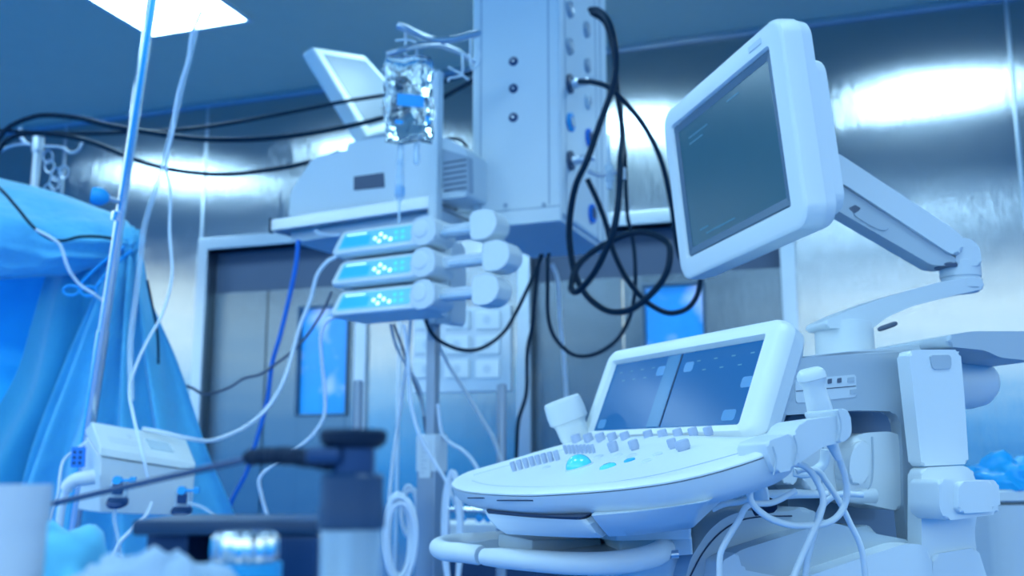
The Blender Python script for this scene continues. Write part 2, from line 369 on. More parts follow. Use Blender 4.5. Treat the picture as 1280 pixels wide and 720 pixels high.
# lower arm + post
B0 = W(1057, 418, 1.40); f2, L2 = armframe(V((B0.x, B0.y, B0.z)), V((e1.x, e1.y, e1.z-.004)))
s2 = Fr(f2.o, f2.X, f2.Z, f2.Y*-1)
armpart('lower_arm', s2, [(1031, 402), (1060, 388), (1110, 370), (1176, 352), (1226, 345), (1231, 352), (1230, 361), (1190, 370), (1140, 383), (1108, 397), (1090, 412), (1034, 410)], -.028, .024, M['shell'], us, .010, .005)
bm = nb(); lathe(bm, W(1057, 452, 1.40), V((0, 0, 1)), [(.0385, 0), (.0385, .048), (.037, .052), (.024, .055)], 36); obj('arm_post', bm, M['shell'], us)
bm = nb(); lathe(bm, W(1101, 411, 1.36), V((1, -.2, .35)), [(.002, -.004), (.0035, .0), (.0035, .018), (.002, .022)], 10); obj('arm_screw', bm, M['dgrey'], us)
# --- control panel frame (sloping towards the operator)
SL = .33
PX = UX; PY = (UN - V((0, 0, SL))).normalized(); PZ = PX.cross(PY)
if PZ.z < 0: PZ = -PZ
pf = Fr(UC, PX, PY, PZ)
def onpanel(px, py, z=0): return pf.hit(px, py, z)
edge = [(563, 603), (567, 608), (580, 612), (605, 614.5), (640, 616), (670, 616), (700, 614), (730, 612), (760, 609.5), (790, 606), (820, 602), (850, 597), (880, 590), (910, 581.5), (940, 571.5), (967, 561.5), (990, 553)]
back = [(690, 559), (665, 566.5), (640, 574), (618, 580), (597, 586), (582, 590), (570, 596)]
epts = pf.hits(edge); bpts = pf.hits(back)
# right rear end and left rear end close behind the touch screen
poly = epts + pf.hits([(990, 541), (965, 541), (948, 545), (925, 545), (850, 543), (740, 546)]) + bpts
mnx = min(p[0] for p in poly); mxx = max(p[0] for p in poly)
0 and print('PANEL', [(round(a, 3), round(b, 3)) for a, b in poly])
def resample(poly, n=96):
    P = [V((a, b)) for a, b in poly]; P.append(P[0]); L = [0]
    for a, b in zip(P, P[1:]): L.append(L[-1]+(b-a).length)
    out = []; j = 0
    for i in range(n):
        t = L[-1]*i/n
        while L[j+1] < t: j += 1
        out.append(P[j].lerp(P[j+1], (t-L[j])/max(1e-9, L[j+1]-L[j])))
    for _ in range(2): out = [(out[i-1]+out[i]*2+out[(i+1) % n])/4 for i in range(n)]
    return out
rp = resample(poly); cenp = sum(rp, V((0, 0)))/len(rp)
def offs(d, extra=None):
    n = len(rp); o = []
    for i in range(n):
        t = (rp[(i+1) % n]-rp[i-1]); nn = V((t.y, -t.x)).normalized()
        if nn.dot(rp[i]-cenp) < 0: nn = -nn
        o.append(rp[i]-nn*d)
    return o
def lay(d, z): return [pf.p(q.x, q.y, z) for q in offs(d)]
bm = nb(); loft(bm, [lay(.0, -.0035), lay(.0, -.002), lay(.003, .0), lay(.012, .0012), lay(.020, .0), lay(.024, -.0016), lay(.032, -.002)], cap=False)
n = len(rp); top = bm.verts[:][-n:]; bm.faces.new(top)
cp = obj('control_panel', bm, M['white'], us)
def resamp(P, n):
    P = [V(p) for p in P]; L = [0]
    for q0, q1 in zip(P, P[1:]): L.append(L[-1]+(q1-q0).length)
    out = []; j = 0
    for i in range(n):
        t = L[-1]*i/(n-1)
        while j < len(L)-2 and L[j+1] < t: j += 1
        out.append(P[j].lerp(P[j+1], (t-L[j])/max(1e-9, L[j+1]-L[j])))
    return out
def nring(path, z, far, n1=48, n2=24):
    near = smoothpath([pf.p(*pf.hit(x, y, z), z) for x, y in path], 6)
    A = resamp(near, n1); B = resamp([A[-1]] + [pf.p(q[0], q[1], z) for q in far] + [A[0]], n2)
    R = A + B[1:-1]; m = len(R)
    for _ in range(2): R = [(R[i-1]+R[i]*2+R[(i+1) % m])/4 for i in range(m)]
    return R
rimp = [(x, y+.5) for x, y in edge]
bm = nb(); loft(bm, [lay(.0, -.0045), lay(.0, -.014), lay(.003, -.022), lay(.008, -.0275), lay(.018, -.0315), lay(.04, -.033)])
ps = obj('panel_shell', bm, M['shell'], us)
bm = nb(); loft(bm, [lay(.0012, -.0030), lay(.0012, -.0048)], cap=False); obj('panel_seam', bm, M['seam'], ps)
bm = nb(); loft(bm, [nring([(735, 645), (800, 639), (870, 629), (892, 624)], -.024, [(.24, -.04), (.05, -.04)]), nring([(742, 654), (800, 649), (868, 639), (880, 636)], -.032, [(.2, -.04), (.05, -.04)]),
    nring([(750, 663), (800, 660), (864, 650.5), (870, 648)], -.042, [(.19, -.04), (.03, -.04)]), nring([(757, 671), (800, 668.5), (862, 660.5), (866, 659)], -.052, [(.18, -.04), (.0, -.04)])])
obj('panel_pod', bm, M['shell'], us)
bm = nb(); loft(bm, [nring([(603, 641), (660, 647), (720, 649.5), (737, 648.5)], -.0285, [(.14, .06), (-.2, .06)]), nring([(607, 648), (665, 653), (725, 656.5), (742, 656)], -.034, [(.13, .06), (-.2, .06)]),
    nring([(617, 660), (675, 664), (735, 667), (750, 665.5)], -.043, [(.10, .06), (-.2, .06)]), nring([(629, 667.5), (685, 670.5), (740, 672.5), (757, 671.5)], -.050, [(.08, .06), (-.2, .06)])])
dr = obj('keyboard_drawer', bm, M['shell'], us)
bm = nb(); loft(bm, [nring([(604, 638), (650, 642), (700, 646), (734, 646)], -.0250, [(.12, .06), (-.18, .06)]), nring([(607, 642), (660, 647), (720, 650), (735, 649)], -.029, [(.12, .06), (-.18, .06)])]); obj('drawer_gap', bm, M['seam'], dr)
for (x0, x1, y) in ((586, 618, 622), (623, 668, 625)):
    bm = nb(); q = [CAM+ray(x, y+ (x-x0)*.02)*t for x, t in ((x0, 0), (x1, 0))]
    pts = []
    for x in (x0, (x0+x1)/2, x1):
        a = pf.hit(x, y, -.0085); pts.append(pf.p(a[0], a[1]+.0015, -.0085))
    tube(bm, pts, .0008, 6, 3); obj('vent_slot', bm, M['seam'], ps)
# under pod and drawer
def lay2(a0, a1, b0, b1, z, r, fr=None):
    f = fr or Fr(UC, UX, UN, V((0, 0, 1)))
    return [f.p(x, y, z) for x, y in rrect(a0, b0, a1, b1, r, 7)]
UF = Fr(UC, UX, UN, V((0, 0, 1)))
# --- touch screen head
tf, TW, TH = quad_frame([(764, 453.6), (951, 421), (923, 526), (738, 535.5)], 1.45*K)
def trq(l, b, r, t, rad, z): return inset(-TW/2-l, -TH/2-b, TW/2+r, TH/2+t, rad, z, tf)
bm = nb(); loft(bm, [trq(0, 0, 0, 0, .002, -.010), trq(.004, .004, .004, .004, .004, -.001), trq(.018, .012, .022, .016, .014, 0), trq(.024, .017, .030, .022, .018, -.004), trq(.026, .019, .034, .024, .02, -.012), trq(.026, .019, .034, .024, .02, -.020)], cap=False)
th = obj('touch_screen_head', bm, M['white'], us)
bm = nb(); loft(bm, [trq(.025, .018, .033, .023, .02, -.0205), trq(.022, .018, .032, .02, .02, -.036), trq(.012, .012, .022, .01, .02, -.046)]); obj('back_cover', bm, M['shell'], th)
bm = nb(); box(bm, tf, -TW/2, TW/2, -TH/2, TH/2, -.012, -.008); obj('screen', bm, M['glasstouch'], th)
bm = nb(); xm = -.016; box(bm, tf, xm-.018, xm+.016, -TH/2+.001, TH/2-.001, -.0085, -.0068, .0005, 1); obj('centre_bar', bm, M['glassmid'], th)
bm = nb(); box(bm, tf, xm+.016, xm+.0185, -TH/2+.001, TH/2-.001, -.0085, -.0072); obj('bar_gap', bm, M['seam'], th)
for x, y, sz in ((-.045, TH/2-.022, .011), (.028, TH/2-.022, .011), (TW/2-.016, -.0, .012), (TW/2-.034, -TH/2+.012, .014), (-TW/2+.02, -TH/2+.010, .011)):
    bm = nb(); prism(bm, tf, rrect(x-sz, y-.007, x+sz, y+.007, .004, 3), -.0082, -.0076); obj('screen_key', bm, M['icon'], th)
bm = nb()
for i in range(7):
    for xx in (-.17+i*.016, .045+i*.02):
        bm = nb(); box(bm, tf, xx, xx+.008, TH/2-.016-(i % 2)*.014, TH/2-.0145-(i % 2)*.014, -.0082, -.0077)
        if xx < -.05 or xx > .03: obj('screen_text', bm, M['icon2'], th)
        else: bm.free()
# --- keys
def keypos(px, py): return pf.p(*onpanel(px, py, -.002), -.002)
def rotary(px, py, wpx, hpx, nm='rotary_knob'):
    hpx *= 1.25
    c = keypos(px, py); dd = (c-CAM).dot(CF); r = wpx/FPX*dd/2; h = hpx/FPX*dd
    bm = nb(); lathe(bm, c, PZ, [(r*.85, 0), (r*.85, .002), (r, .0022), (r*1.0, h*.85), (r*.9, h), (r*.3, h*.98)], 20); obj(nm, bm, M['knob'], cp)
for x, y in ((723, 553), (737, 552), (752, 551), (767, 550.5), (783, 549.5), (813, 548), (829, 547), (848, 545), (866, 543.5), (887, 542)): pass
for x, y in ((722, 554), (737, 553), (752, 552.5), (767, 552), (783, 551), (812, 549), (830, 548), (830+19, 547), (868, 545.5), (887, 544.5)): rotary(x, y, 12, 9)
for x, y, w_ in ((768, 564.5, 13), (794, 562, 13), (842, 560.5, 12), (855, 562.5, 19)): rotary(x, y, w_, 10)
for k in range(8): rotary(643.5+k*7.7, 589-k*2.2+(k*k)*.03, 6.8, 10, 'slider_key')
for k in range(8): rotary(708.5+k*4.9, 567.3-k*.15, 4.6, 9, 'slider_key')
def flatkey(px, py, wpx, m, nm='push_button', dome=.0015, asp=.8):
    c = keypos(px, py); dd = (c-CAM).dot(CF); r = wpx/FPX*dd/2
    bm = nb(); lathe(bm, c, PZ, [(r, -.001), (r, .0012), (r*.88, .0012+dome*.5), (r*.4, .0012+dome)], 24); obj(nm, bm, m, cp)
for x, y, w_ in ((748, 571.5, 14), (772, 570, 14), (790, 570, 14), (822, 568.5, 13), (808, 577, 13), (683, 585, 12), (725, 571.5, 10), (711, 577, 8)): flatkey(x, y, w_, M['shell'])
flatkey(787, 576, 15, M['cyan']); flatkey(760, 584, 22, M['aqua'], 'push_button', .003)
c = keypos(724, 584); r = 17/FPX*(c-CAM).dot(CF)
bm = nb(); ball(bm, c+PZ*.000, r, (1, 1, .95), pf); obj('trackball', bm, M['aqua'], cp)
bm = nb(); lathe(bm, c, PZ, [(r*1.12, -.001), (r*1.12, .001), (r*1.0, .0014)], 28); obj('trackball_ring', bm, M['shell'], cp)
for L_ in ([(590, 601), (606, 605.5), (640, 608.5), (700, 608.5), (760, 603.5), (820, 594), (880, 579), (930, 565)], [(592, 594), (620, 586), (650, 578), (690, 566), (705, 562)]):
    bm = nb(); tube(bm, [pf.p(*pf.hit(x, y, -.002), -.0022) for x, y in L_], .0009, 6, 6); obj('deck_contour', bm, M['knob'], cp)
# --- rest of the machine is built on vertical flank planes
def flank(a): return Fr(UC+UX*a, -UN, V((0, 0, 1)), UX)     # x away from operator, y up, z towards the viewer
def fl(name, a, pts, depth, m, rnd=.01, bev=.006, parent=us, front=0):
    fr = flank(a); bm = nb(); prism(bm, fr, round_poly(fr.hits(pts), rnd), -depth, front, bev, 3); return obj(name, bm, m, parent)
A0 = .20
# main body arch
arch = [(968, 451), (985, 449), (1060, 440), (1142, 437), (1150, 560), (1150, 684), (1134, 680), (1130, 640), (1128, 560), (1125, 524), (1116, 514), (1070, 513), (968, 520)]
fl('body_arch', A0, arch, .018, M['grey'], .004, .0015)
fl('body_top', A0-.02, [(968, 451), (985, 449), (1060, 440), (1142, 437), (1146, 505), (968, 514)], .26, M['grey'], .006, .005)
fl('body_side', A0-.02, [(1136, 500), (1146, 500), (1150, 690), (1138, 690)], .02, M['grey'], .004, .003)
fl('body_back', A0-.14, [(985, 455), (1140, 450), (1140, 720), (985, 720)], .10, M['recess'], .01, .004)
# recess ledge and lower body
fl('connector_bay', A0-.09, [(985, 520), (1092, 516), (1094, 650), (985, 650)], .02, M['recess'], .004, .002)
# buttons plate
ip = fl('input_plate', A0+.001, [(994, 475), (1070, 468), (1071, 496), (995, 504)], .010, M['shell'], .003, .001)
for q in ((1035, 476, 5), (1047, 475, 5), (1060, 474, 8), (1063, 489, 8)):
    fl('input_button', A0+.002, [(q[0], q[1]-2), (q[0]+q[2], q[1]-3), (q[0]+q[2], q[1]+3), (q[0], q[1]+4)], .003, M['dgrey'] if q[0] < 1050 else M['grey'], .001, 0, ip)
fl('plate_line', A0+.0015, [(995, 488.5), (1070, 482), (1070, 483), (995, 489.5)], .003, M['seam'], 0, 0, ip)
fl('side_recess', A0+.0008, [(966, 478), (992, 475), (992, 500), (962, 504)], .01, M['grey'], .003, .001)
# white rear column
col = fl('rear_column', A0+.05, [(1136, 441), (1143, 437), (1197, 437), (1201, 442), (1206, 500), (1211, 580), (1152, 583)], .022, M['white2'], .005, .005)
fl('column_badge', A0+.0515, [(1162, 444), (1189, 443.5), (1189.5, 461), (1166, 462)], .004, M['grey'], .004, .001, col)
fl('lower_column', A0+.05, [(1152, 584.5), (1211, 581.5), (1222, 598), (1222, 640), (1218, 665), (1222, 700), (1235, 730), (1165, 730), (1152, 700)], .024, M['white2'], .008, .004)
hk = fl('cable_hook', A0+.10, [(1174, 599), (1248, 600), (1251, 635), (1246, 643), (1215, 647), (1182, 651), (1174, 636)], .05, M['white2'], .006, .004)
fl('hook_pad', A0+.108, [(1199, 602), (1241, 601), (1243, 636), (1238, 640), (1203, 642), (1198, 637)], .02, M['white2'], .006, .003, hk)
fl('foot_cover', A0+.055, [(1167, 693), (1222, 684), (1227, 700), (1240, 740), (1164, 740)], .1, M['white2'], .008, .004)
# lower body: sloping fenders
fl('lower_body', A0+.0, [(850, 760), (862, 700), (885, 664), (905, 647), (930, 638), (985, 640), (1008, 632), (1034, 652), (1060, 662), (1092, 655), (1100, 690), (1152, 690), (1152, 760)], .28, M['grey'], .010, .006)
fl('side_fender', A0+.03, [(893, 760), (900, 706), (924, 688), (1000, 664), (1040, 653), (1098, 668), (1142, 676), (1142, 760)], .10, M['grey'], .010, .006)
fl('fender_step', A0+.035, [(896, 760), (902, 702), (922, 690), (928, 712), (980, 722), (985, 760)], .06, M['shell'], .004, .003)
fl('lower_bumper', A0+.06, [(975, 745), (1008, 721), (1060, 703), (1130, 680), (1152, 680), (1165, 692), (1166, 760), (975, 760)], .07, M['white2'], .008, .010)
bm = nb(); f_ = flank(A0+.001); tube(bm, [f_.p(*f_.hit(x, y), 0) for x, y in [(862, 722), (878, 692), (898, 668), (922, 652), (950, 646), (990, 645)]], .0009, 6, 5); obj('body_seam', bm, M['seam'], us)
# connectors in the bay
for xs in (0, 1):
    if xs == 0: o_ = [(1062, 565), (1068, 546), (1082, 541), (1112, 539), (1128, 545), (1131, 560), (1130, 640), (1100, 634), (1066, 626), (1060, 605)]; di = [(1062, 575), (1070, 553), (1086, 549), (1086, 603), (1070, 607), (1062, 598)]; a = A0-.005
    else: o_ = [(1002, 570), (1010, 552), (1025, 548), (1052, 546), (1064, 552), (1064, 625), (1030, 620), (1004, 612)]; di = [(974, 585), (980, 575), (996, 570), (998, 604), (985, 607), (975, 600)]; a = A0-.03
    cnn = fl('probe_connector', a, o_, .07, M['white2'], .012, .006)
    f_ = flank(a+.0005); bm = nb(); xs_ = 1088 if xs == 0 else 1026
    tube(bm, [f_.p(*f_.hit(x, y), 0) for x, y in ((xs_+2, 546), (xs_+3, 575), (xs_+1, 603), (xs_-8, 616))], .0012, 6, 5); obj('shell_seam', bm, M['grey'], cnn)
    fl('connector_lock', a+.006, di, .03, M['white2'], .010, .003, cnn)
fr = flank(A0); bm = nb(); a_ = fr.hit(1080, 620); lathe(bm, fr.p(a_[0], a_[1], -.01), fr.X*-1, [(.010, -.02), (.010, .0), (.007, .02), (.005, .03)], 16); obj('cable_strain_relief', bm, M['white2'], us)
# rear cylinder housing and top shelf
fr = flank(A0-.02)
a0 = fr.hit(1196, 474); a1 = fr.hit(1256, 474)
hh = (fr.hit(1200, 437)[1]-fr.hit(1200, 508)[1])/2; Lc = a1[0]-a0[0]
bm = nb(); lathe(bm, fr.p(a0[0], a0[1], -.03), fr.X, [(hh, -.02), (hh, Lc*.35), (hh*.97, Lc*.6), (hh*.85, Lc*.85), (hh*.62, Lc), (hh*.3, Lc*1.04)], 32); obj('rear_housing', bm, M['white2'], us)
fl('top_shelf', A0+.05, [(1184, 419), (1215, 414), (1300, 414), (1300, 452), (1250, 447), (1232, 438), (1186, 433)], .14, M['grey'], .008, .006)
fl('top_cover', A0+.0, [(1000, 446), (1060, 439), (1150, 431), (1190, 430), (1190, 438), (1140, 440)], .25, M['shell'], .004, .003)
# --- panel support: pod, drawer, slide and handle
def qpt(px, py, a):
    f = flank(a); h = f.hit(px, py); return f.p(h[0], h[1], 0)
def podring(near, far, n=10):      # near: (x,y,a) points along the visible flank; far: same count, far side
    return near
def blob(name, rows, m, parent=us, smooth=50):
    bm = nb(); loft(bm, rows); return obj(name, bm, m, parent, smooth)
def ringof(pts, k=24, r=.02):
    P = round_ring(pts, r); return P
def round_ring(P, r, n=5):
    out = []; m = len(P)
    for i in range(m):
        p0, p, p1 = V(P[i-1]), V(P[i]), V(P[(i+1) % m]); a, b = p0-p, p1-p; rr = min(r, a.length*.45, b.length*.45)
        A, B = p+a.normalized()*rr, p+b.normalized()*rr
        for k in range(n+1):
            t = k/n; out.append(A*(1-t)**2+p*2*t*(1-t)+B*t*t)
    return out
def prow(pts, r): return round_ring([W(*p) for p in pts], r)
blob('slide_block', [prow([(770, 668, 1.13), (864, 661, 1.11), (860, 645, 1.3), (700, 660, 1.38)], .004), prow([(770, 676, 1.13), (864, 674, 1.11), (860, 655, 1.3), (700, 665, 1.38)], .004)], M['shell'])
blob('lift_column', [prow([(775, 676, 1.16), (865, 672, 1.12), (860, 650, 1.3), (740, 660, 1.36)], .004), prow([(775, 700, 1.16), (866, 693, 1.12), (862, 670, 1.3), (742, 680, 1.36)], .004), prow([(775, 701, 1.18), (850, 695, 1.15), (850, 670, 1.3), (742, 680, 1.36)], .02), prow([(775, 1150, 1.18), (840, 1150, 1.15), (845, 1100, 1.3), (742, 1100, 1.36)], .02)], M['shell'])
h1 = [(640, 674, 1.50), (590, 677, 1.49), (562, 679, 1.47), (548, 684, 1.42), (556, 689, 1.36), (578, 691, 1.31), (601, 694, 1.285)]
bm = nb(); tube(bm, WP(h1), lambda t: .0125 if t < .99 else .011, 16, 8, flat=1.0); hl = obj('front_handle', bm, M['white2'], us)
h2 = [(607, 696, 1.27), (640, 698.5, 1.22), (680, 702, 1.17), (720, 704.5, 1.13), (760, 704, 1.10), (795, 700, 1.09), (822, 692, 1.10), (830, 683, 1.15), (815, 677, 1.20), (780, 676, 1.24)]
bm = nb(); tube(bm, WP(h2), lambda t: .0105+.0018*min(1, t*12), 16, 8); obj('handle_bar', bm, M['white2'], hl)
blob('foot_tray', [prow([(570, 681, 1.45), (640, 692, 1.25), (720, 697, 1.15), (815, 690, 1.12), (810, 676, 1.25), (640, 671, 1.5)], .02), prow([(572, 683, 1.45), (642, 696, 1.25), (722, 702, 1.15), (812, 694, 1.12), (810, 679, 1.25), (640, 674, 1.5)], .02)], M['grey'])
bm = nb(); box(bm, Fr(W(690, 690, 1.28), UX, None), -.10, .04, -.04, .05, -.0, .018, .004); obj('tray_bracket', bm, M['grey'], us)
bm = nb(); cyl(bm, W(838, 693.5, 1.105), W(848, 692.5, 1.105), .0045); obj('handle_bolt', bm, M['satin'], us)
# --- probe holder arm at the right of the panel
bm = nb(); loft(bm, [prow([(925, 572, 1.02), (938, 548, 1.05), (960, 552, 1.10), (950, 590, 1.06)], .004), prow([(966, 591, 1.00), (968, 558, 1.02), (985, 545, 1.10), (985, 585, 1.08)], .008), prow([(972, 593, 1.0), (974, 556, 1.02), (992, 543, 1.10), (992, 584, 1.08)], .008)]); ph = obj('probe_holder', bm, M['shell'], us)
for L_ in ([(966, 558), (970, 574), (967, 594)], [(1047, 513), (1051, 530), (1049, 550)], [(992, 544), (996, 560), (992, 582)]):
    f_ = flank(.4775); bm = nb(); tube(bm, [f_.p(*f_.hit(x, y), 0) for x, y in L_], .0007, 6, 6); obj('seam_line', bm, M['grey'], ph)
fl('holder_grip', .475, [(957, 553), (990, 541), (996, 552), (1001, 570), (993, 587), (970, 592), (962, 575)], .05, M['shell'], .004, .003, ph)
fl('holder_arm', .468, [(992, 541), (1003, 526), (1046, 520), (1052, 522), (1052, 553), (1030, 558), (1008, 572), (996, 583), (992, 570)], .045, M['shell'], .004, .004, ph)
fl('holder_cup', .472, [(1044, 512), (1056, 510), (1063, 517), (1065, 540), (1060, 551), (1047, 554), (1050, 540), (1049, 520)], .05, M['shell'], .004, .003, ph)
def hookp(name, pts, d, r): 
    bm = nb(); tube(bm, WP(pts, d), r, 10, 6, flat=.6); return obj(name, bm, M['white2'], ph)
hookp('cable_hook', [(1032, 562), (1030, 578), (1020, 588), (1005, 592), (992, 590)], 1.0, .005)
hookp('cable_hook', [(948, 606), (951, 615), (952, 625)], .97, .008)
bm = nb(); lathe(bm, W(957, 633, 1.02), V((1, .1, .2)), [(.007, -.012), (.0075, .006), (.005, .010)], 16); obj('hook_pin', bm, M['black'], ph)
# wheels base below (stands on the floor)
bm = nb(); bf = Fr((UC.x+.25, UC.y+.05, 0), UX); prism(bm, bf, rrect(-.24, -.36, .24, .30, .06), .10, .26, .02); obj('base', bm, M['shell'], us)
bm = nb(); prism(bm, bf, rrect(-.2, -.26, .2, .2, .05), .255, .80, .01); obj('lower_cabinet', bm, M['grey'], us)
for sx in (-.18, .18):
    for sy in (-.28, .24):
        bm = nb(); lathe(bm, bf.p(sx, sy, .055)-bf.X*.02, bf.X, [(.05, 0), (.055, .008), (.055, .032), (.05, .04)], 20); lathe(bm, bf.p(sx, sy, .06), V((0, 0, 1)), [(.012, 0), (.012, .06)], 10); obj('castor', bm, M['dgrey'], us)
# --- probes
def probe(name, label, base, tip, wid, thick, m, cab=None):
    base, tip = V(base), V(tip); ax = (tip-base).normalized(); Lp = (tip-base).length
    X = (CR - ax*CR.dot(ax)).normalized(); Y = ax.cross(X)
    t = thing(name, label, 'ultrasound probe', base)
    def ring(h, wx, wy, n=24):
        return [base+ax*(h*Lp)+X*(wx*math.copysign(abs(math.cos(a))**.75, math.cos(a)))+Y*(wy*math.copysign(abs(math.sin(a))**.75, math.sin(a))) for a in [2*math.pi*i/n for i in range(n)]]
    return t, ring
t, ring = probe('ultrasound_probe', 'white ultrasound probe standing in the right-hand holder beside the touch screen', W(1028, 525, 1.085), W(1012, 461, 1.085), .02, .015, M['white'])
bm = nb(); loft(bm, [ring(h, a, b) for h, a, b in ((-.05, .010, .010), (.2, .0128, .012), (.45, .0118, .0115), (.62, .0112, .011), (.72, .0125, .012), (.80, .0145, .013))]); hd = obj('handle', bm, M['white'], t)
bm = nb(); loft(bm, [ring(h, a, b) for h, a, b in ((.805, .0148, .0135), (.90, .0146, .013), (.96, .0128, .011), (1.0, .0100, .009))]); obj('scan_head', bm, M['white2'], t)
cz = lambda L, d=1.06: [(840+x/3.6, 520+y/3.6, d) for x, y in L]
def cable(parent, pts, r, m, nm='cable', n=10, flat=1):
    bm = nb(); tube(bm, WP(pts), r, n, 7, flat=flat); return obj(nm, bm, m, parent)
pc = cz([(730, 115), (755, 200), (780, 280), (785, 370), (755, 440), (700, 480), (620, 492), (530, 490), (440, 460), (375, 410), (350, 360), (365, 300), (420, 255), (500, 225), (560, 215), (610, 235), (650, 290), (680, 370), (665, 450), (625, 540), (560, 690), (520, 800)])
pc = [(x, y, .925+.015*math.sin(i*.5)) for i, (x, y, d) in enumerate(pc)]
cable(t, pc, .0030, M['white2'])
cable(t, cz([(712, 110), (735, 160), (750, 195)], .925), lambda s: .0055-.0022*s, M['white2'], 'strain_relief')
t2, ring = probe('ultrasound_probe', 'broad white ultrasound probe at the left edge of the touch screen', W(726, 566, 1.56), W(701, 498, 1.56), .02, .015, M['white'])
bm = nb(); loft(bm, [ring(h, a, b) for h, a, b in ((-.05, .011, .011), (.12, .017, .014), (.3, .0225, .016), (.5, .0235, .017), (.56, .025, .018), (.60, .029, .020))]); obj('handle', bm, M['white'], t2)
bm = nb(); loft(bm, [ring(h, a, b) for h, a, b in ((.605, .0295, .0205), (.75, .0300, .021), (.93, .0285, .020), (.97, .027, .019))]); obj('scan_head', bm, M['white2'], t2)
# other cables hung at the side of the machine belong to the connectors
for pts, r in ((cz([(560, 250), (600, 240), (660, 250), (690, 290), (750, 380), (800, 480), (850, 590), (870, 720), (872, 800)], .97), .0028),
               (cz([(860, 355), (760, 352), (700, 380), (665, 430), (640, 530), (610, 650), (590, 800)], 1.03), .0030),
               (cz([(560, 335), (450, 390), (345, 400), (300, 470), (240, 570), (215, 640), (215, 800)], .93), .0028),
               (cz([(180, 420), (240, 395), (310, 385), (420, 350), (480, 350)], 1.13), .0035)):
    cable(us, pts, r, M['white2'], 'probe_cable')
bm = nb(); tube(bm, WP(cz([(430, 357), (560, 350), (620, 352), (700, 352)], 1.10)), lambda s: .0058-.002*s, 12, 4); obj('cable_sleeve', bm, M['white'], us)
# =============================================================== waste bin and bag at the right
bn = thing('waste_bin', 'pale grey lidded waste bin at the right edge behind the machine column', 'bin', W(1275, 1000, 1.75)*1.0)
fb = Fr(W(1275, 900, 1.75), UX)
zt = W(1250, 612, 1.75).z; ctr = W(1285, 612, 1.75)
fb = Fr((ctr.x, ctr.y+.1, 0), UN)
ORG[bn.name] = V((ctr.x, ctr.y+.1, 0)); bn.location = ORG[bn.name]
bm = nb(); loft(bm, [[fb.p(x, y, z) for x, y in rrect(-w_, -w_, w_, w_, .03)] for w_, z in ((.070, 0), (.085, zt-.026), (.078, zt-.024))]); obj('body', bm, M['shell'], bn)
bm = nb(); loft(bm, [[fb.p(x, y, z) for x, y in rrect(-w_, -w_, w_, w_, .03)] for w_, z in ((.074, zt-.024), (.090, zt-.018), (.090, zt-.004), (.084, zt))]); obj('rim', bm, M['white2'], bn)
bm = nb(); bmesh.ops.create_icosphere(bm, subdivisions=4, radius=1)
bc = V((ctr.x-.0, ctr.y+.08, zt-.004))
for v in bm.verts:
    q = v.co.copy(); f = 1+.35*noise.noise(q*2.2)+.14*noise.noise(q*6)
    v.co = bc+V((q.x*.085*f, q.y*.07*f, max(0, q.z*.055*f+.004)))
tag(obj('plastic_bag', bm, M['bag'], None, 60), 'crumpled bright blue plastic bag heaped on the waste bin', 'bag')
# =============================================================== supply pendant
X1 = V((.93, -.36, 0)).normalized(); Y1 = V((.36, .93, 0)).normalized()
pd = 2.75; pc0 = W(702, 268, pd)
pfz = Fr(pc0, X1, Y1, V((0, 0, 1)))
fw = -pfz.loc(W(588, 262, pd+.1)).x; fw = .262
zt = CZ - pc0.z
pt = thing('supply_pendant', 'tall white ceiling supply pendant with gas outlets on its side', 'medical pendant', pc0+X1*(-fw/2)+Y1*.2)
SD = .47
bm = nb(); box(bm, pfz, -fw, 0, 0, SD, 0, zt, .012, 3); obj('column', bm, M['powder'], pt)
ff = Fr(pc0, X1, V((0, 0, 1)), -Y1)             # front face: x along, y up, z to the viewer
sf = Fr(pc0, Y1, V((0, 0, 1)), X1)              # side face
bm = nb()
for px in (601, 686):
    a = ff.hit(px, 150)[0]; box(bm, ff, a-.002, a+.002, .03, zt, -.002, .0012)
for px in (706,):
    a = sf.hit(px, 150)[0]; box(bm, sf, a+.005, a+.009, .0, zt, -.002, .0012)
a = sf.hit(745, 150)[0]; box(bm, sf, a, a+.004, 0, zt, -.002, .0015); box(bm, sf, a+.05, a+.056, 0, zt, -.002, .0015)
box(bm, ff, -fw, -.006, .022, .026, -.002, .0012)
obj('panel_groove', bm, M['grey'], pt)
bm = nb(); box(bm, ff, -fw+.0, .0, -.02, .02, -.01, .012, .004); obj('lower_ledge', bm, M['powder'], pt)
bm = nb(); box(bm, pfz, -fw+.01, -.01, .01, SD-.01, -.012, .001, .002); obj('underside_plate', bm, M['shell'], pt)
for px, py in ((632, 257), (680, 256)):
    h = ff.hit(px, py, .012); bm = nb(); lathe(bm, ff.p(h[0], h[1], .012), ff.Z, [(.006, 0), (.006, .003), (.003, .004)], 12); obj('screw', bm, M['grey'], pt)
for py in (77, 111, 147):
    h = ff.hit(642, py); bm = nb(); lathe(bm, ff.p(*h, 0), ff.Z, [(.0125, 0), (.0125, .004), (.009, .006), (.007, .003)], 18); o_ = obj('equipotential_socket', bm, M['navy2'], pt)
    bm = nb(); lathe(bm, ff.p(*h, .002), ff.Z, [(.004, 0), (.004, .005)], 10); obj('pin', bm, M['satin'], o_)
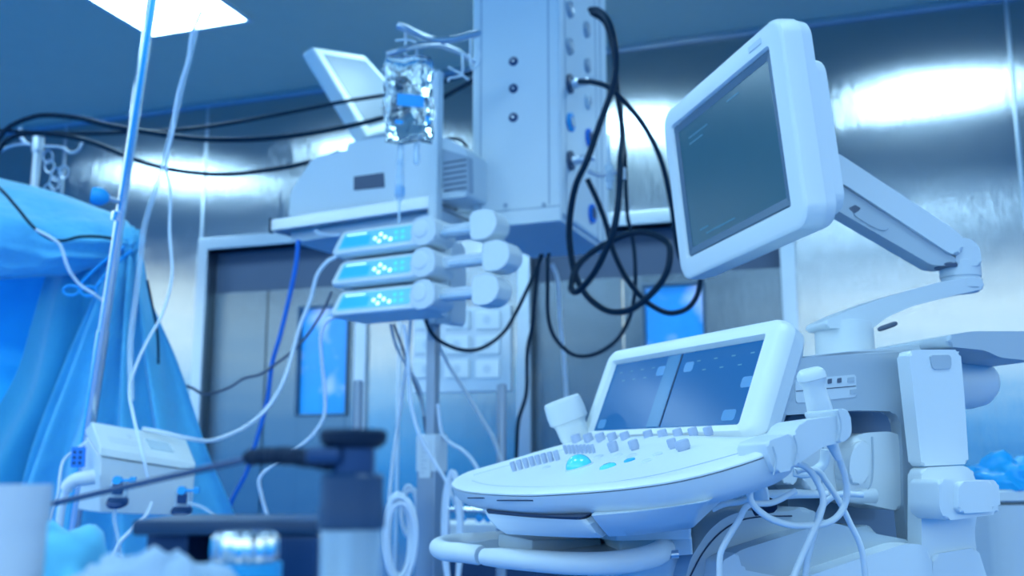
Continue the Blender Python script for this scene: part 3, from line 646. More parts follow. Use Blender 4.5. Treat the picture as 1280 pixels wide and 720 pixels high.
def outlet(px, py, m, r=.018, plug=False):
    h = sf.hit(px, py); bm = nb(); lathe(bm, sf.p(*h, 0), sf.Z, [(r, 0), (r, .008), (r*.8, .010), (r*.75, .006)], 20); o_ = obj('gas_outlet', bm, m, pt)
    bm = nb(); lathe(bm, sf.p(*h, .004), sf.Z, [(r*.55, 0), (r*.55, .008), (r*.2, .006)] if not plug else [(r*.6, 0), (r*.6, .02), (r*.45, .022), (r*.45, .05), (r*.3, .052), (r*.3, .07)], 16)
    obj('outlet_core', bm, M['satin'] if plug or m != M['blue'] else M['dgrey'], o_)
for px, py, m, r, pl in ((711, 12, M['grey'], .024, 0), (711, 58, M['grey'], .024, 0), (711, 105, M['dgrey'], .027, 1), (712, 153, M['cyan'], .026, 0), (712, 201, M['dgrey'], .027, 1),
                         (732, 37, M['grey'], .024, 0), (733, 82, M['grey'], .022, 0), (734, 127, M['powder'], .022, 0), (735, 172, M['blue'], .026, 0), (739, 267, M['blue'], .028, 0)): outlet(px, py, m, r, bool(pl))
# pressure fitting beside the outlets
fv = thing('flow_valve', 'small clear flow valve plugged into the lower side of the pendant', 'valve', W(762, 237, 2.72))
bm = nb(); tube(bm, WP([(735, 214), (750, 219), (762, 216), (779, 214)], 2.72), .006, 10); obj('pipe', bm, M['satin'], fv)
bm = nb(); lathe(bm, W(762, 228, 2.72), V((0, 0, 1)), [(.004, -.02), (.008, -.018), (.008, .0), (.012, .004), (.012, .045), (.006, .05), (.005, .13)], 14); obj('body', bm, M['clearhard'], fv)
bm = nb(); lathe(bm, W(779, 224, 2.72), V((0, 0, 1)), [(.007, 0), (.007, .03)], 12); obj('nut', bm, M['powder'], fv)
# black hoses
z7 = lambda L, d=2.55: [(660+x/2.77, 200+y/2.77, d) for x, y in L]
HG = 'black hoses looped on the pendant'
def hose(label, pts, r, name='hose', m='cable', dz=0, cat='hose', grp=None, n=10):
    bm = nb(); tube(bm, WP(pts), r, n, 7); return tag(obj(name, bm, M[m]), label, cat, grp)
up1 = [(738, 12, 2.78), (748, 13, 2.72), (760, 25, 2.6), (768, 50, 2.55), (770, 85, 2.55), (764, 115, 2.55), (748, 160, 2.53)]
lp = z7([(205, 0), (165, 90), (145, 200), (145, 300), (165, 400), (205, 470), (260, 515), (310, 527), (370, 510), (440, 450), (480, 390), (492, 330), (485, 290), (450, 265), (400, 250), (350, 255), (290, 280), (220, 320), (170, 370), (150, 430), (155, 455), (180, 450), (230, 390), (270, 310), (300, 230), (315, 120), (320, 0)])
lp = [(x, y, 2.5+.08*math.sin(i*.45)) for i, (x, y, d) in enumerate(lp)]
up2 = [(778, 165, 2.6), (771, 110, 2.66), (768, 70, 2.68), (758, 30, 2.72), (740, 16, 2.8)]
hose('thick black hose arching off the pendant top and coiled in the big loops', up1+lp+up2, .0080)
hose('black hose running from the plug towards the monitor', [(724, 102, 2.66), (742, 103, 2.62), (762, 110, 2.6), (785, 132, 2.6), (808, 162, 2.6), (828, 205, 2.6), (840, 260, 2.62), (850, 320, 2.64), (872, 345, 2.64)]+z7([(597, 410), (585, 470), (550, 515), (490, 530), (430, 505), (380, 460), (330, 390), (290, 300), (270, 220), (240, 140), (205, 65)], 2.62), .0070)
hose('thin black cable hanging in the lowest wide loop below the pendant', [(776, 130, 2.72), (781, 190, 2.72)]+z7([(340, 120), (345, 200), (360, 260), (370, 340), (370, 460), (350, 550), (310, 620), (250, 665), (190, 680), (140, 665), (90, 610), (70, 540), (68, 440), (68, 345), (75, 322)], 2.8), .0055, 'cable', cat='cable')
hose('thin black cable dropping nearly straight from the pendant to behind the control panel', [(676, 318, 2.9), (672, 340, 2.9), (668, 380, 2.9), (665, 410, 2.9), (659, 441, 2.9), (658, 491, 2.9), (648, 527, 2.9), (645, 575, 2.9), (640, 640, 2.9)], .0055, 'cable', cat='cable')
hose('thin black cable curving from the pendant left to the pump pole', [(678, 318, 2.9), (671, 335, 2.88), (660, 360, 2.85), (640, 400, 2.8), (625, 420, 2.75), (600, 436, 2.7), (575, 437, 2.65), (548, 425, 2.62), (536, 410, 2.62), (532, 398, 2.62)], .0052, 'cable', cat='cable')
hose('pale grey cable hanging down the steel door right of the pendant cables', [(690, 330, 3.0), (697, 350, 3.0), (700, 400, 3.0), (705, 450, 3.0), (708, 500, 3.0), (712, 560, 3.0)], .006, 'cable', 'shell', cat='cable')
# overhead black cables on the left
hose('uppermost black overhead cable, arching highest at the left edge', [(-40, 230, 3.1), (-5, 178, 3.1), (10, 160, 3.1), (35, 148, 3.1), (60, 144, 3.1), (100, 148, 3.1), (140, 158, 3.1), (190, 166, 3.1), (250, 174, 3.1), (320, 174, 3.1), (380, 168, 3.15), (430, 159, 3.2), (480, 147, 3.2), (540, 128, 3.1), (596, 98, 2.98)], .0078, 'cable', cat='cable')
hose('straight thin black overhead cable crossing behind the drip bag', [(-40, 160, 3.3), (0, 163, 3.3), (60, 166, 3.3), (120, 167, 3.3), (170, 165, 3.3), (230, 162, 3.3), (300, 152, 3.3), (380, 137, 3.3), (430, 127, 3.3), (480, 119, 3.3), (540, 106, 3.2), (598, 88, 3.05)], .0062, 'cable', cat='cable')
hose('lowest black overhead cable, sagging to the tray device', [(-40, 240, 3.15), (-5, 193, 3.15), (10, 175, 3.15), (35, 167, 3.15), (80, 170, 3.15), (120, 180, 3.15), (170, 200, 3.15), (220, 213, 3.15), (280, 218, 3.15), (340, 212, 3.15), (390, 202, 3.15), (425, 190, 3.2)], .0072, 'cable', cat='cable')
hose('bright blue cable hanging from the tray to the floor', [(373, 300, 2.9), (370, 330, 2.9), (362, 370, 2.9), (350, 420, 2.9), (340, 455, 2.9), (334, 500, 2.9), (322, 545, 2.9), (308, 590, 2.9), (288, 630, 2.9), (270, 690, 2.9)], .0065, 'cable', 'bluetube', cat='cable')
# =============================================================== tray with white device
X2 = V((.87, -.49, 0)).normalized(); Y2 = V((.49, .87, 0)).normalized()
o2 = W(345, 288, 3.05); tf2 = Fr(o2, X2, Y2, V((0, 0, 1)))
tr = thing('equipment_tray', 'steel equipment tray carrying the white box device', 'tray', o2)
TWd = .56
bm = nb(); box(bm, tf2, 0, TWd, 0, .28, 0, .012, .003); obj('deck', bm, M['satin'], tr)
bm = nb(); box(bm, tf2, 0, TWd, -.012, .0, -.004, .032, .003); box(bm, tf2, -.012, .0, -.012, .28, -.004, .032, .003); obj('rim_rail', bm, M['satin'], tr)
bm = nb(); box(bm, tf2, .03, TWd, .03, .26, -.035, .0, .006); obj('under_frame', bm, M['shell'], tr)
bm = nb(); box(bm, tf2, -.016, -.010, -.014, .0, -.008, .036, .002); obj('corner_cap', bm, M['black'], tr)
bm = nb(); tube(bm, WP([(394, 288, 2.98), (400, 292, 2.96), (412, 294, 2.95), (425, 294, 2.95)]), .005); obj('tray_bracket', bm, M['tubing'], tr)
dv = thing('monitor_unit', 'white sloped-side device with small dark display standing on the tray', 'medical device', tf2.p(.28, .08, .012))
fd = Fr(tf2.p(0, .012, 0), X2, V((0, 0, 1)), -Y2)
bm = nb(); pl = fd.hits([(360, 272), (363, 240), (391, 197), (430, 188), (487, 180), (560, 172), (585, 190), (585, 245)])
pl = [(x, max(y, .013)) for x, y in pl]
prism(bm, fd, round_poly(pl, .012), -.14, 0, .006); obj('housing', bm, M['powder'], dv)
bm = nb(); prism(bm, fd, round_poly(fd.hits([(443, 221), (480, 216), (481, 234), (443, 238)]), .002), -.002, .003); obj('display', bm, M['dgrey'], dv)
bm = nb(); prism(bm, fd, round_poly(fd.hits([(430, 188), (432, 178), (470, 170), (500, 172), (500, 180)]), .005), -.12, -.01, .004); obj('top_lid', bm, M['powder'], dv)
bm = nb(); prism(bm, fd, round_poly(fd.hits([(552, 186), (586, 196), (587, 240), (552, 236)]), .004), -.02, .004, .001); obj('side_vent', bm, M['grey'], dv)
bm = nb()
for k in range(6): a = fd.hits([(556, 192+k*7), (584, 200+k*7)]); box(bm, fd, a[0][0], a[1][0], a[1][1]-.002, a[1][1]+.002, .003, .006)
obj('vent_slat', bm, M['dgrey'], dv)
hose('short black lead curling out beside the drip pole top', [(552, 176, 2.96), (565, 173, 2.9), (578, 177, 2.88), (586, 190, 2.9), (590, 196, 2.92)], .005, 'cable', cat='cable')
hose('short black lead curling behind the upper pump plunger', [(586, 226, 2.9), (574, 232, 2.88), (569, 245, 2.88), (570, 262, 2.9)], .005, 'cable', cat='cable')
# tilted screen behind
fm = [W(390, 57, 3.35), W(460, 172, 3.35), W(530, 150, 3.75), W(455, 68, 3.75)]
nrm = (fm[1]-fm[0]).cross(fm[3]-fm[0]).normalized()
if nrm.dot(CAM-fm[0]) > 0: nrm = -nrm
sc = thing('tilted_display', 'white flat display tilted up behind the drip bag', 'monitor', (fm[0]+fm[2])/2)
q = fm
bm = hull(q+[p+nrm*.05 for p in q], [(0, 1, 2, 3), (7, 6, 5, 4), (0, 4, 5, 1), (1, 5, 6, 2), (2, 6, 7, 3), (3, 7, 4, 0)], .012, 3); obj('housing', bm, M['powder'], sc)
cc = sum(q, V())/4; q2 = [cc+(p-cc)*.82-nrm*.003 for p in q]
bm = hull(q2+[p+nrm*.006 for p in q2], [(0, 1, 2, 3), (7, 6, 5, 4), (0, 4, 5, 1), (1, 5, 6, 2), (2, 6, 7, 3), (3, 7, 4, 0)], .002, 1); obj('screen_glass', bm, M['steelgrey'], sc)
bm = nb(); tube(bm, [cc+nrm*.05, cc+nrm*.05+V((.08, .05, -.12)), W(520, 185, 3.5)], .02, 12); obj('support_arm', bm, M['powder'], sc)
# =============================================================== pump pole
DP = 2.62
def vert(px, py, d, z):                            # same plan position, other height
    p = W(px, py, d); return V((p.x, p.y, z))
pbase = vert(540, 560, DP+.05, 0)
pp = thing('pump_stand', 'upright steel stand carrying three syringe pumps and a drip bag', 'stand', pbase)
ptop = W(546, 57, DP+.05)
fp = Fr(pbase, X2, Y2, V((0, 0, 1)))
bm = nb(); z1 = W(538, 548, DP+.05).z
zm_ = W(538, 402, DP+.05).z
box(bm, fp, -.014, .014, -.014, .014, zm_, ptop.z, .003)
po = obj('pole', bm, M['powder'], pp)
bm = nb(); box(bm, fp, -.013, .013, -.013, .013, z1, zm_, .002); obj('shaded_pole', bm, M['post'], pp)  # same pole: lit white above, its dimmer lower stretch put into darker metal
bm = nb(); box(bm, fp, -.028, .028, -.028, .028, .06, z1-.08, .004); obj('lower_post', bm, M['post'], pp)
bm = nb(); box(bm, fp, -.030, .030, -.030, .030, z1-.085, z1+.01, .005); sl = obj('post_sleeve', bm, M['shell'], pp)
bm = nb(); box(bm, fp, -.017, .017, -.033, -.029, z1-.10, z1-.005, .001); obj('scale_label', bm, M['shell'], sl)
bm = nb(); [box(bm, fp, -.010, -.002 if k % 2 else .006, -.0345, -.0325, z1-.018-k*.010, z1-.015-k*.010) for k in range(8)]; obj('scale_marks', bm, M['grey'], sl)
bm = nb()
for k in range(5):
    a = 2*math.pi*k/5; tube(bm, [pbase+V((0, 0, .09)), pbase+V((.15*math.cos(a), .15*math.sin(a), .085)), pbase+V((.3*math.cos(a), .3*math.sin(a), .06))], .014, 10)
    ball(bm, pbase+V((.3*math.cos(a), .3*math.sin(a), .03)), .03)
obj('star_base', bm, M['satin'], pp)
bm = nb(); tube(bm, WP([(497, 32, 2.6), (505, 35, 2.6), (520, 43, 2.62), (540, 50, 2.66), (560, 50, 2.68), (580, 46, 2.7), (599, 41, 2.72)]), .0098, 12); hg = obj('top_hanger', bm, M['satin'], pp)
bm = nb(); tube(bm, WP([(483, 68, 2.55), (500, 63, 2.56), (520, 58, 2.6), (545, 56, 2.66), (560, 60, 2.7), (575, 66, 2.76), (592, 78, 2.8)]), .0075, 12); obj('cross_hanger', bm, M['satin'], pp)
for P in ([(507, 40), (507, 62), (507, 70), (514, 73), (521, 66), (520, 54), (510, 50), (494, 51)], [(588, 48), (588, 75), (590, 86), (598, 80), (600, 66), (597, 60)], [(578, 66), (578, 92), (572, 96), (562, 98), (560, 102)], [(560, 84), (575, 92), (586, 100)]):
    bm = nb(); tube(bm, WP([(x, y) for x, y in P], 2.62), .003, 8); obj('hook', bm, M['powder'], hg)
# clamp block behind the pumps
bm = nb(); h0 = fp.loc(W(560, 285, DP)); zA = W(560, 283, DP).z; zB = W(560, 400, DP).z
prism(bm, Fr(fp.p(0, .012, 0), X2, V((0, 0, 1)), -Y2), round_poly([(.010, zA), (.05, zA-.005), (.058, zA-.03), (.062, zB+.03), (.058, zB), (.012, zB+.006)], .01), -.05, .02, .006); obj('pump_rail', bm, M['white2'], pp)
# syringe pumps
def pump_frame(px, py, d): return Fr(W(px, py, d), X2, -Y2, V((0, 0, 1)))      # x along, y towards viewer, z up; origin at front bottom left
def make_pump(fr, label):
    f = fr; t = thing('syringe_pump', label, 'syringe pump', f.p(.12, -.06, 0), 'stacked syringe pumps')
    L = .262; H = .070
    sec = [(.012, 0), (.022, .006), (.024, .012), (.006, .062), (.0, .068), (-.010, .071), (-.11, .071), (-.115, .066), (-.115, .004), (-.11, 0)]
    rows = []
    for x, s in ((0.0, .86), (.004, .94), (.012, 1), (L-.01, 1), (L, .95)):
        k = .0 if x > .02 else (1-x/.02)*.004
        rows.append([f.p(x + .018*(z/H if x < .02 else 0), y*s-(.0), H/2+(z-H/2)*s) for y, z in sec])
    bm = nb(); loft(bm, rows); obj('body', bm, M['white'], t)
    # control panel on the slanted front
    a, b = V((.0245, .014)), V((.0075, .0605)); dz = (b-a).normalized(); nn = V((dz.y, -dz.x))
    g = Fr(f.p(0, a.x, a.y), f.X, f.Y*dz.x+f.Z*dz.y, f.Y*nn.x+f.Z*nn.y); g.Z = g.X.cross(g.Y)*(-1 if g.X.cross(g.Y).dot(f.Y) < 0 else 1)
    PH = (b-a).length
    bm = nb(); prism(bm, g, round_poly([(.022, .003), (L-.022, .003), (L-.018, PH-.002), (.030, PH-.002)], .004), -.001, .0012, .0005, 1); pn = obj('front_panel', bm, M['lcd'], t)
    bm = nb(); prism(bm, g, [(.028, .008), (.115, .008), (.117, PH-.014), (.034, PH-.014)], .001, .0018); obj('display', bm, M['lcd2'], pn)
    bm = nb(); box(bm, g, .040, .100, PH-.009, PH-.007, .001, .0018); obj('display_line', bm, M['led'], pn)
    for (x, y) in ((.128, .022), (.143, .012), (.143, .032), (.158, .022), (.176, .014)):
        bm = nb(); lathe(bm, g.p(x+.004, y, .001), g.Z, [(.0050, 0), (.0050, .0012), (.004, .002)], 14); obj('key', bm, M['led'], pn)
    for (x, y) in ((.196, .015), (.216, .015), (.192, .032), (.212, .032)):
        bm = nb(); lathe(bm, g.p(x, y, .001), g.Z, [(.0052, 0), (.0052, .0012), (.004, .002)], 14); obj('key', bm, M['ledc'], pn)
    # barrel clamp, drive head and plunger
    bm = nb(); fx = Fr(f.p(0, 0, 0), f.X, f.Z, f.Y)
    prism(bm, fx, round_poly([(L-.012, .010), (L-.018, .048), (L-.006, .068), (L+.030, .072), (L+.052, .060), (L+.056, .020), (L+.040, .002), (L, .000)], .010), -.06, .030, .005); obj('barrel_clamp', bm, M['white2'], t)
    bm = nb(); lathe(bm, f.p(L+.012, .028, .040), f.Y, [(.022, -.01), (.022, .002), (.019, .005), (.008, .006)], 24); obj('clamp_dial', bm, M['white'], t)
    bm = nb(); box(bm, f, L+.045, L+.165, -.028, -.004, .022, .052, .005); obj('drive_arm', bm, M['shell'], t)
    bm = nb(); cyl(bm, f.p(L+.05, .004, .030), f.p(L+.165, .004, .030), .0075, 14); obj('plunger_rod', bm, M['clearhard'], t)
    bm = nb(); prism(bm, fx, round_poly([(L+.150, .006), (L+.148, .062), (L+.156, .068), (L+.190, .072), (L+.212, .062), (L+.222, .038), (L+.214, .012), (L+.190, .000), (L+.156, .000)], .008), -.045, .018, .004); obj('plunger_head', bm, M['white'], t)
    return t
f0 = pump_frame(419, 399, 2.60)
pr = make_pump(f0, 'lowest syringe pump of the stack of three on the pole')
def dup(root, off, label):
    r = root.copy(); S.collection.objects.link(r); r.location = root.location + off; r['label'] = label; ORG[r.name] = V(r.location)
    for ch in [c for c in bpy.data.objects if c.parent == root]:
        c = ch.copy(); S.collection.objects.link(c); c.parent = r
        if c.name.startswith(('plunger_head', 'plunger_rod')): c.location = c.location + X2*(.028 if 'middle' in label else -.006)
        for g in [k for k in bpy.data.objects if k.parent == ch]:
            d = g.copy(); S.collection.objects.link(d); d.parent = c
    return r
zst = (W(418, 321, 2.6)-W(418, 399, 2.6)).z/2
dup(pr, V((0, 0, zst)), 'middle syringe pump of the stack of three, plunger drawn furthest out')
dup(pr, V((0, 0, 2*zst)), 'topmost syringe pump of the stack, right under the white tray device')
# drip bag
bd = 2.56
bg_ = thing('drip_bag', 'clear fluid bag with a blue label hanging from the pump stand', 'drip bag', W(512, 182, bd))
bm = nb(); N1, N2 = 18, 24; c0 = W(511, 124, bd); hw, hh_ = 31/FPX*bd, 57/FPX*bd
rows = []
for j in range(N2+1):
    v = -1+2*j/N2; r_ = []
    wv = hw*(1-.10*abs(v)**6+.02*math.sin(v*7)); th_ = .024*max(0, 1-abs(v)**3)**.6*(1-.3*v)+.001
    for i in range(2*N1):
        a = 2*math.pi*i/(2*N1); x = math.cos(a); y = math.sin(a)
        x = math.copysign(abs(x)**.8, x)
        wr = 1+.12*noise.noise(V((x*2, v*4, y*2)))
        r_.append(c0+CR*(x*wv*wr+.003*v)+V((0, 1, 0))*(y*th_*wr)+V((0, 0, 1))*(-v*hh_+.004*math.sin(x*4)))
    rows.append(r_)
loft(bm, rows); obj('pouch', bm, M['clear'], bg_, 80)
bm = nb(); fbq = Fr(c0+V((0, -.027, -.004)), CR, V((0, 0, 1)), V((0, -1, 0))); prism(bm, fbq, [(-.026, .009), (.040, .003), (.040, -.028), (-.026, -.022)], 0, .001); obj('label_patch', bm, M['label'], bg_)
bm = nb(); prism(bm, fbq, [(-.030, -.058), (-.010, -.060), (-.010, -.070), (-.030, -.068)], 0, .001); prism(bm, fbq, [(.044, -.048), (.056, -.05), (.056, -.07), (.046, -.07)], 0, .001); obj('small_label', bm, M['label'], bg_)
for px in (501, 521):
    bm = nb(); lathe(bm, W(px, 182, bd), V((0, 0, -1)), [(.006, -.006), (.007, 0), (.0075, .02), (.009, .024), (.009, .040), (.005, .048)], 12); obj('port', bm, M['clearhard'], bg_)
dc = thing('drip_chamber', 'clear drip chamber with blue ring below the fluid bag', 'drip chamber', W(500, 252, bd))
bm = nb(); lathe(bm, W(500, 205, bd), V((0, 0, -1)), [(.004, -.01), (.010, 0), (.010, .075), (.012, .08), (.004, .095), (.003, .15)], 14); obj('chamber', bm, M['clearhard'], dc)
bm = nb(); lathe(bm, W(500, 233, bd), V((0, 0, -1)), [(.0108, 0), (.0115, .003), (.0115, .022), (.0108, .025)], 14); obj('ring', bm, M['cyan'], dc)
# lines in front of / behind the pumps
TG = None
hose('white line looping down from the top pump and across to the white box', [(420, 321, 2.6), (408, 328, 2.6), (396, 345, 2.6), (388, 375, 2.6), (376, 405, 2.58), (366, 440, 2.56), (355, 475, 2.52), (338, 505, 2.5), (315, 528, 2.45), (290, 542, 2.4), (262, 551, 2.35), (235, 548, 2.3), (205, 541, 2.28), (178, 536, 2.28)], .0048, 'infusion_line', 'tubing', cat='tube')
hose('white line dropping from the lowest pump past the blue window', [(420, 396, 2.6), (408, 402, 2.6), (401, 420, 2.6), (402, 450, 2.6), (406, 490, 2.6), (405, 520, 2.6), (392, 542, 2.6), (372, 560, 2.6), (345, 578, 2.6), (325, 597, 2.6), (327, 620, 2.6), (335, 650, 2.6), (342, 700, 2.6)], .0045, 'infusion_line', 'tubing', cat='tube')
z8 = lambda L, d=2.75: [(320+x/2.572, 440+y/2.572, d) for x, y in L]
hose('grey wavy wire from the drape to below the pumps', [(190, 430, 2.8), (195, 460, 2.8), (215, 475, 2.8), (240, 485, 2.8), (257, 493, 2.8), (285, 485, 2.8), (305, 473, 2.8), (325, 468, 2.8), (345, 455, 2.8), (375, 430, 2.8), (400, 395, 2.8), (415, 365, 2.8)], .0038, 'wire', 'dgrey', cat='wire')
hose('pale line hanging steeply left of the pump pole', [(513, 400, 2.75), (510, 440, 2.75), (502, 500, 2.75), (493, 560, 2.75), (486, 625, 2.75)], .0048, 'infusion_line', 'tubing', cat='tube')
hose('pale line crossing in front of the pump pole', [(505, 405, 2.5), (510, 450, 2.5), (513, 500, 2.5), (525, 545, 2.5), (545, 580, 2.5), (562, 610, 2.5), (575, 650, 2.5)], .0045, 'infusion_line', 'tubing', cat='tube')
hose('grey line slanting right between the pole and the right-hand steel post', [(543, 420, 2.9), (560, 455, 2.9), (580, 487, 2.9), (600, 520, 2.9), (615, 545, 2.9), (625, 570, 2.9), (640, 610, 2.9)], .0052, 'infusion_line', 'shell', cat='tube')
hose('pale line curving right from the pole to behind the panel tip', [(547, 505, 2.66), (552, 540, 2.66), (562, 553, 2.66), (577, 562, 2.66), (590, 575, 2.66), (600, 595, 2.66), (606, 640, 2.66)], .0045, 'infusion_line', 'tubing', cat='tube')
hose('thin grey wire below the pumps, left of the pole', [(488, 405, 2.7), (496, 435, 2.7), (510, 460, 2.7), (524, 485, 2.7), (530, 520, 2.7)], .004, 'wire', 'grey', cat='wire')
hose('second thin grey wire directly beside the pole', [(492, 405, 2.72), (505, 440, 2.72), (515, 470, 2.72), (527, 505, 2.72), (532, 540, 2.72)], .0035, 'wire', 'dgrey', cat='wire')
# coiled leads
def coil(name, label, cx, cy, rx, ry, d, n, r, m):
    bm = nb(); rnd = random.Random(int(cx*7)); P = []
    jx = [rnd.uniform(-.25, .25) for _ in range(n+1)]; sx = [rnd.uniform(.62, 1.1) for _ in range(n+1)]; sy = [rnd.uniform(.78, 1.06) for _ in range(n+1)]
    for k in range(n*12):
        a = 2*math.pi*k/12+math.pi/2; q = k/12; i = int(q); f = q-i; L = lambda A: A[i]*(1-f)+A[i+1]*f
        P.append((cx+rx*(L(jx)+math.cos(a)*L(sx)), cy-ry*(math.sin(a)*L(sy))+ry*.12*L(jx), d+.03*math.sin(k*.31)))
    tube(bm, WP(P), r, 8, 4); return tag(obj(name, bm, m), label, 'cable coil')
coil('cable_coil', 'thick bundle of coiled white leads hanging left of the pump pole', 499, 672, 19, 52, 2.52, 9, .0050, M['tubing'])
coil('cable_coil', 'loose loops of white leads hanging right of the pump pole', 566, 668, 12, 80, 2.50, 5, .0042, M['tubing'])
coil('cable_coil', 'small pale loops just left behind the pump pole', 513, 640, 12, 35, 2.74, 4, .0042, M['tubing'])
# steel posts and a white unit behind
for px, y0, lab in ((448, 476, 'short steel post standing behind the dark knob'), (627, 480, 'steel post between the pump pole and the control panel')):
    p = W(px, y0, 2.95); bm = nb(); lathe(bm, V((p.x, p.y, 0)), V((0, 0, 1)), [(.014, 0), (.014, p.z-.004), (.011, p.z)], 16); po_ = obj('steel_post', bm, M['post']); tag(po_, lab, 'post')
tk = thing('equipment_trolley', 'blurred white equipment unit under a steel rail behind the panel tip', 'trolley', V((W(590, 650, 3.35).x, W(590, 650, 3.35).y, 0)))
ft = Fr(V((W(600, 650, 3.35).x, W(600, 650, 3.35).y, 0)), WD)
za, zb = W(600, 652, 3.35).z, W(600, 678, 3.35).z
bm = nb(); box(bm, ft, -.14, .17, -.05, .16, zb, za, .012, 3); obj('housing', bm, M['powder'], tk)
bm = nb(); box(bm, ft, -.15, .20, -.05, .2, .12, zb-.02, .01); obj('cabinet', bm, M['navy'], tk)
bm = nb(); cyl(bm, W(505, 636, 3.2), W(612, 638, 3.2), .008); cyl(bm, W(560, 638, 3.2), W(560, 690, 3.2), .006); obj('rail', bm, M['chrome'], tk)
for px in (578, 599, 610):
    bm = nb(); lathe(bm, W(px, 648, 3.27), V((0, -1, 0)), [(.012, 0), (.012, .02), (.006, .022)], 12); obj('lamp_knob', bm, M['cyan'], tk)
# =============================================================== left side: drip pole and white box
a, b = W(191.5, -12, 2.42), W(93, 662, 2.42); dirp = (b-a).normalized(); fl_ = a+dirp*((0.02-a.z)/dirp.z)
dp = thing('drip_pole', 'tall shiny chrome drip pole in front of the blue drape', 'drip pole', V((fl_.x, fl_.y, 0)))
bm = nb(); cyl(bm, a-dirp*.25, a+dirp*.85, .0116, 24); cyl(bm, a+dirp*.80, fl_, .0145, 24); obj('pole', bm, M['chrome'], dp)
k0 = W(147, 252, 2.41); bm = nb(); lathe(bm, W(147, 270, 2.42), dirp, [(.0145, -.012), (.0150, -.010), (.0150, .010), (.0145, .012)], 20); obj('collar', bm, M['chrome'], dp)
bm = nb(); cyl(bm, k0, W(134, 247, 2.39), .006, 12); kk = obj('knob_stem', bm, M['satin'], dp)
bm = nb(); lathe(bm, W(137, 248, 2.39), V((-1, -.35, .12)), [(.007, 0), (.012, .004), (.018, .012), (.021, .022), (.021, .032), (.017, .040), (.012, .036)], 24); obj('clamp_knob', bm, M['cyan'], dp)['label'] = 'bright blue clamp knob'
bm = nb()
for k in range(5):
    a_ = 2*math.pi*k/5; tube(bm, [V((fl_.x, fl_.y, .09)), V((fl_.x+.15*math.cos(a_), fl_.y+.15*math.sin(a_), .08)), V((fl_.x+.28*math.cos(a_), fl_.y+.28*math.sin(a_), .06))], .012, 10)
    ball(bm, V((fl_.x+.28*math.cos(a_), fl_.y+.28*math.sin(a_), .03)), .03)
obj('star_base', bm, M['satin'], dp)
bx = thing('infusion_controller', 'white wedge-topped box unit clamped to the chrome drip pole', 'medical device', W(170, 640, 2.2))
q = [W(124, 641, 2.10), W(239, 646, 2.24), W(244, 590, 2.24), W(125, 571, 2.10), W(97, 637, 2.24), W(232, 640, 2.38), W(238, 575, 2.38), W(107, 545, 2.24)]
bm = hull(q, [(0, 1, 2, 3), (4, 7, 6, 5), (0, 3, 7, 4), (1, 5, 6, 2), (0, 4, 5, 1), (3, 2, 6, 7)], .004); bo = obj('body', bm, M['white'], bx)
q = [W(124.5, 569.5, 2.095), W(244, 588.5, 2.235), W(245, 579, 2.245), W(125, 558, 2.105), W(107, 543, 2.25), W(238, 573, 2.39), W(231, 547, 2.35), W(114, 527, 2.20), W(107, 536, 2.26), W(236, 560, 2.39)]
bm = hull(q, [(0, 1, 2, 3), (3, 2, 6, 7), (0, 3, 7, 8, 4), (1, 5, 9, 6, 2), (7, 6, 9, 8), (8, 9, 5, 4), (4, 5, 1, 0)], .003); ld = obj('lid', bm, M['white'], bx)
# lid frame for the little screen
lf = Fr(W(125, 558, 2.105), W(245, 579, 2.245)-W(125, 558, 2.105), None, V((0, 0, 1)))
Yl = (W(114, 527, 2.20)-W(125, 558, 2.105)); Xl = lf.X; Yl = (Yl-Xl*Yl.dot(Xl)); YL = Yl.length
lf = Fr(lf.o, Xl, Yl.normalized(), Xl.cross(Yl.normalized()))
if lf.Z.dot(CAM-lf.o) < 0: lf.Z = -lf.Z
bm = nb(); prism(bm, lf, rrect(.120, .03, .175, .078, .003, 2), -.001, .0015); obj('display', bm, M['clearhard'], ld)
for x in (.105, .085):
    bm = nb(); lathe(bm, lf.p(x, .075, .0), lf.Z, [(.007, -.001), (.007, .002), (.005, .0025)], 14); obj('key', bm, M['white2'], ld)
bm = nb(); prism(bm, lf, rrect(.03, .03, .095, .055, .003, 2), -.001, .0012); obj('type_plate', bm, M['white2'], ld)
ffb = Fr(W(124, 641, 2.10), W(239, 646, 2.24)-W(124, 641, 2.10), None, V((0, 0, 1))); ffb.Y = V((0, 0, 1)); ffb.Y = (ffb.Y-ffb.X*ffb.Y.dot(ffb.X)).normalized(); ffb.Z = ffb.X.cross(ffb.Y)
if ffb.Z.dot(CAM-ffb.o) < 0: ffb.Z = -ffb.Z
bm = nb()
for x in (.012, .055, .082, .105, .128, .150, .178): box(bm, ffb, x, x+.003, .008, .105-(x*.12), -.002, .0015)
obj('front_groove', bm, M['shell'], bo)
bm = nb()
for x in (.035, .070, .095, .137, .165): box(bm, ffb, x, x+.010, .03, .085, -.002, .004, .002)
obj('front_rib', bm, M['white'], bo)
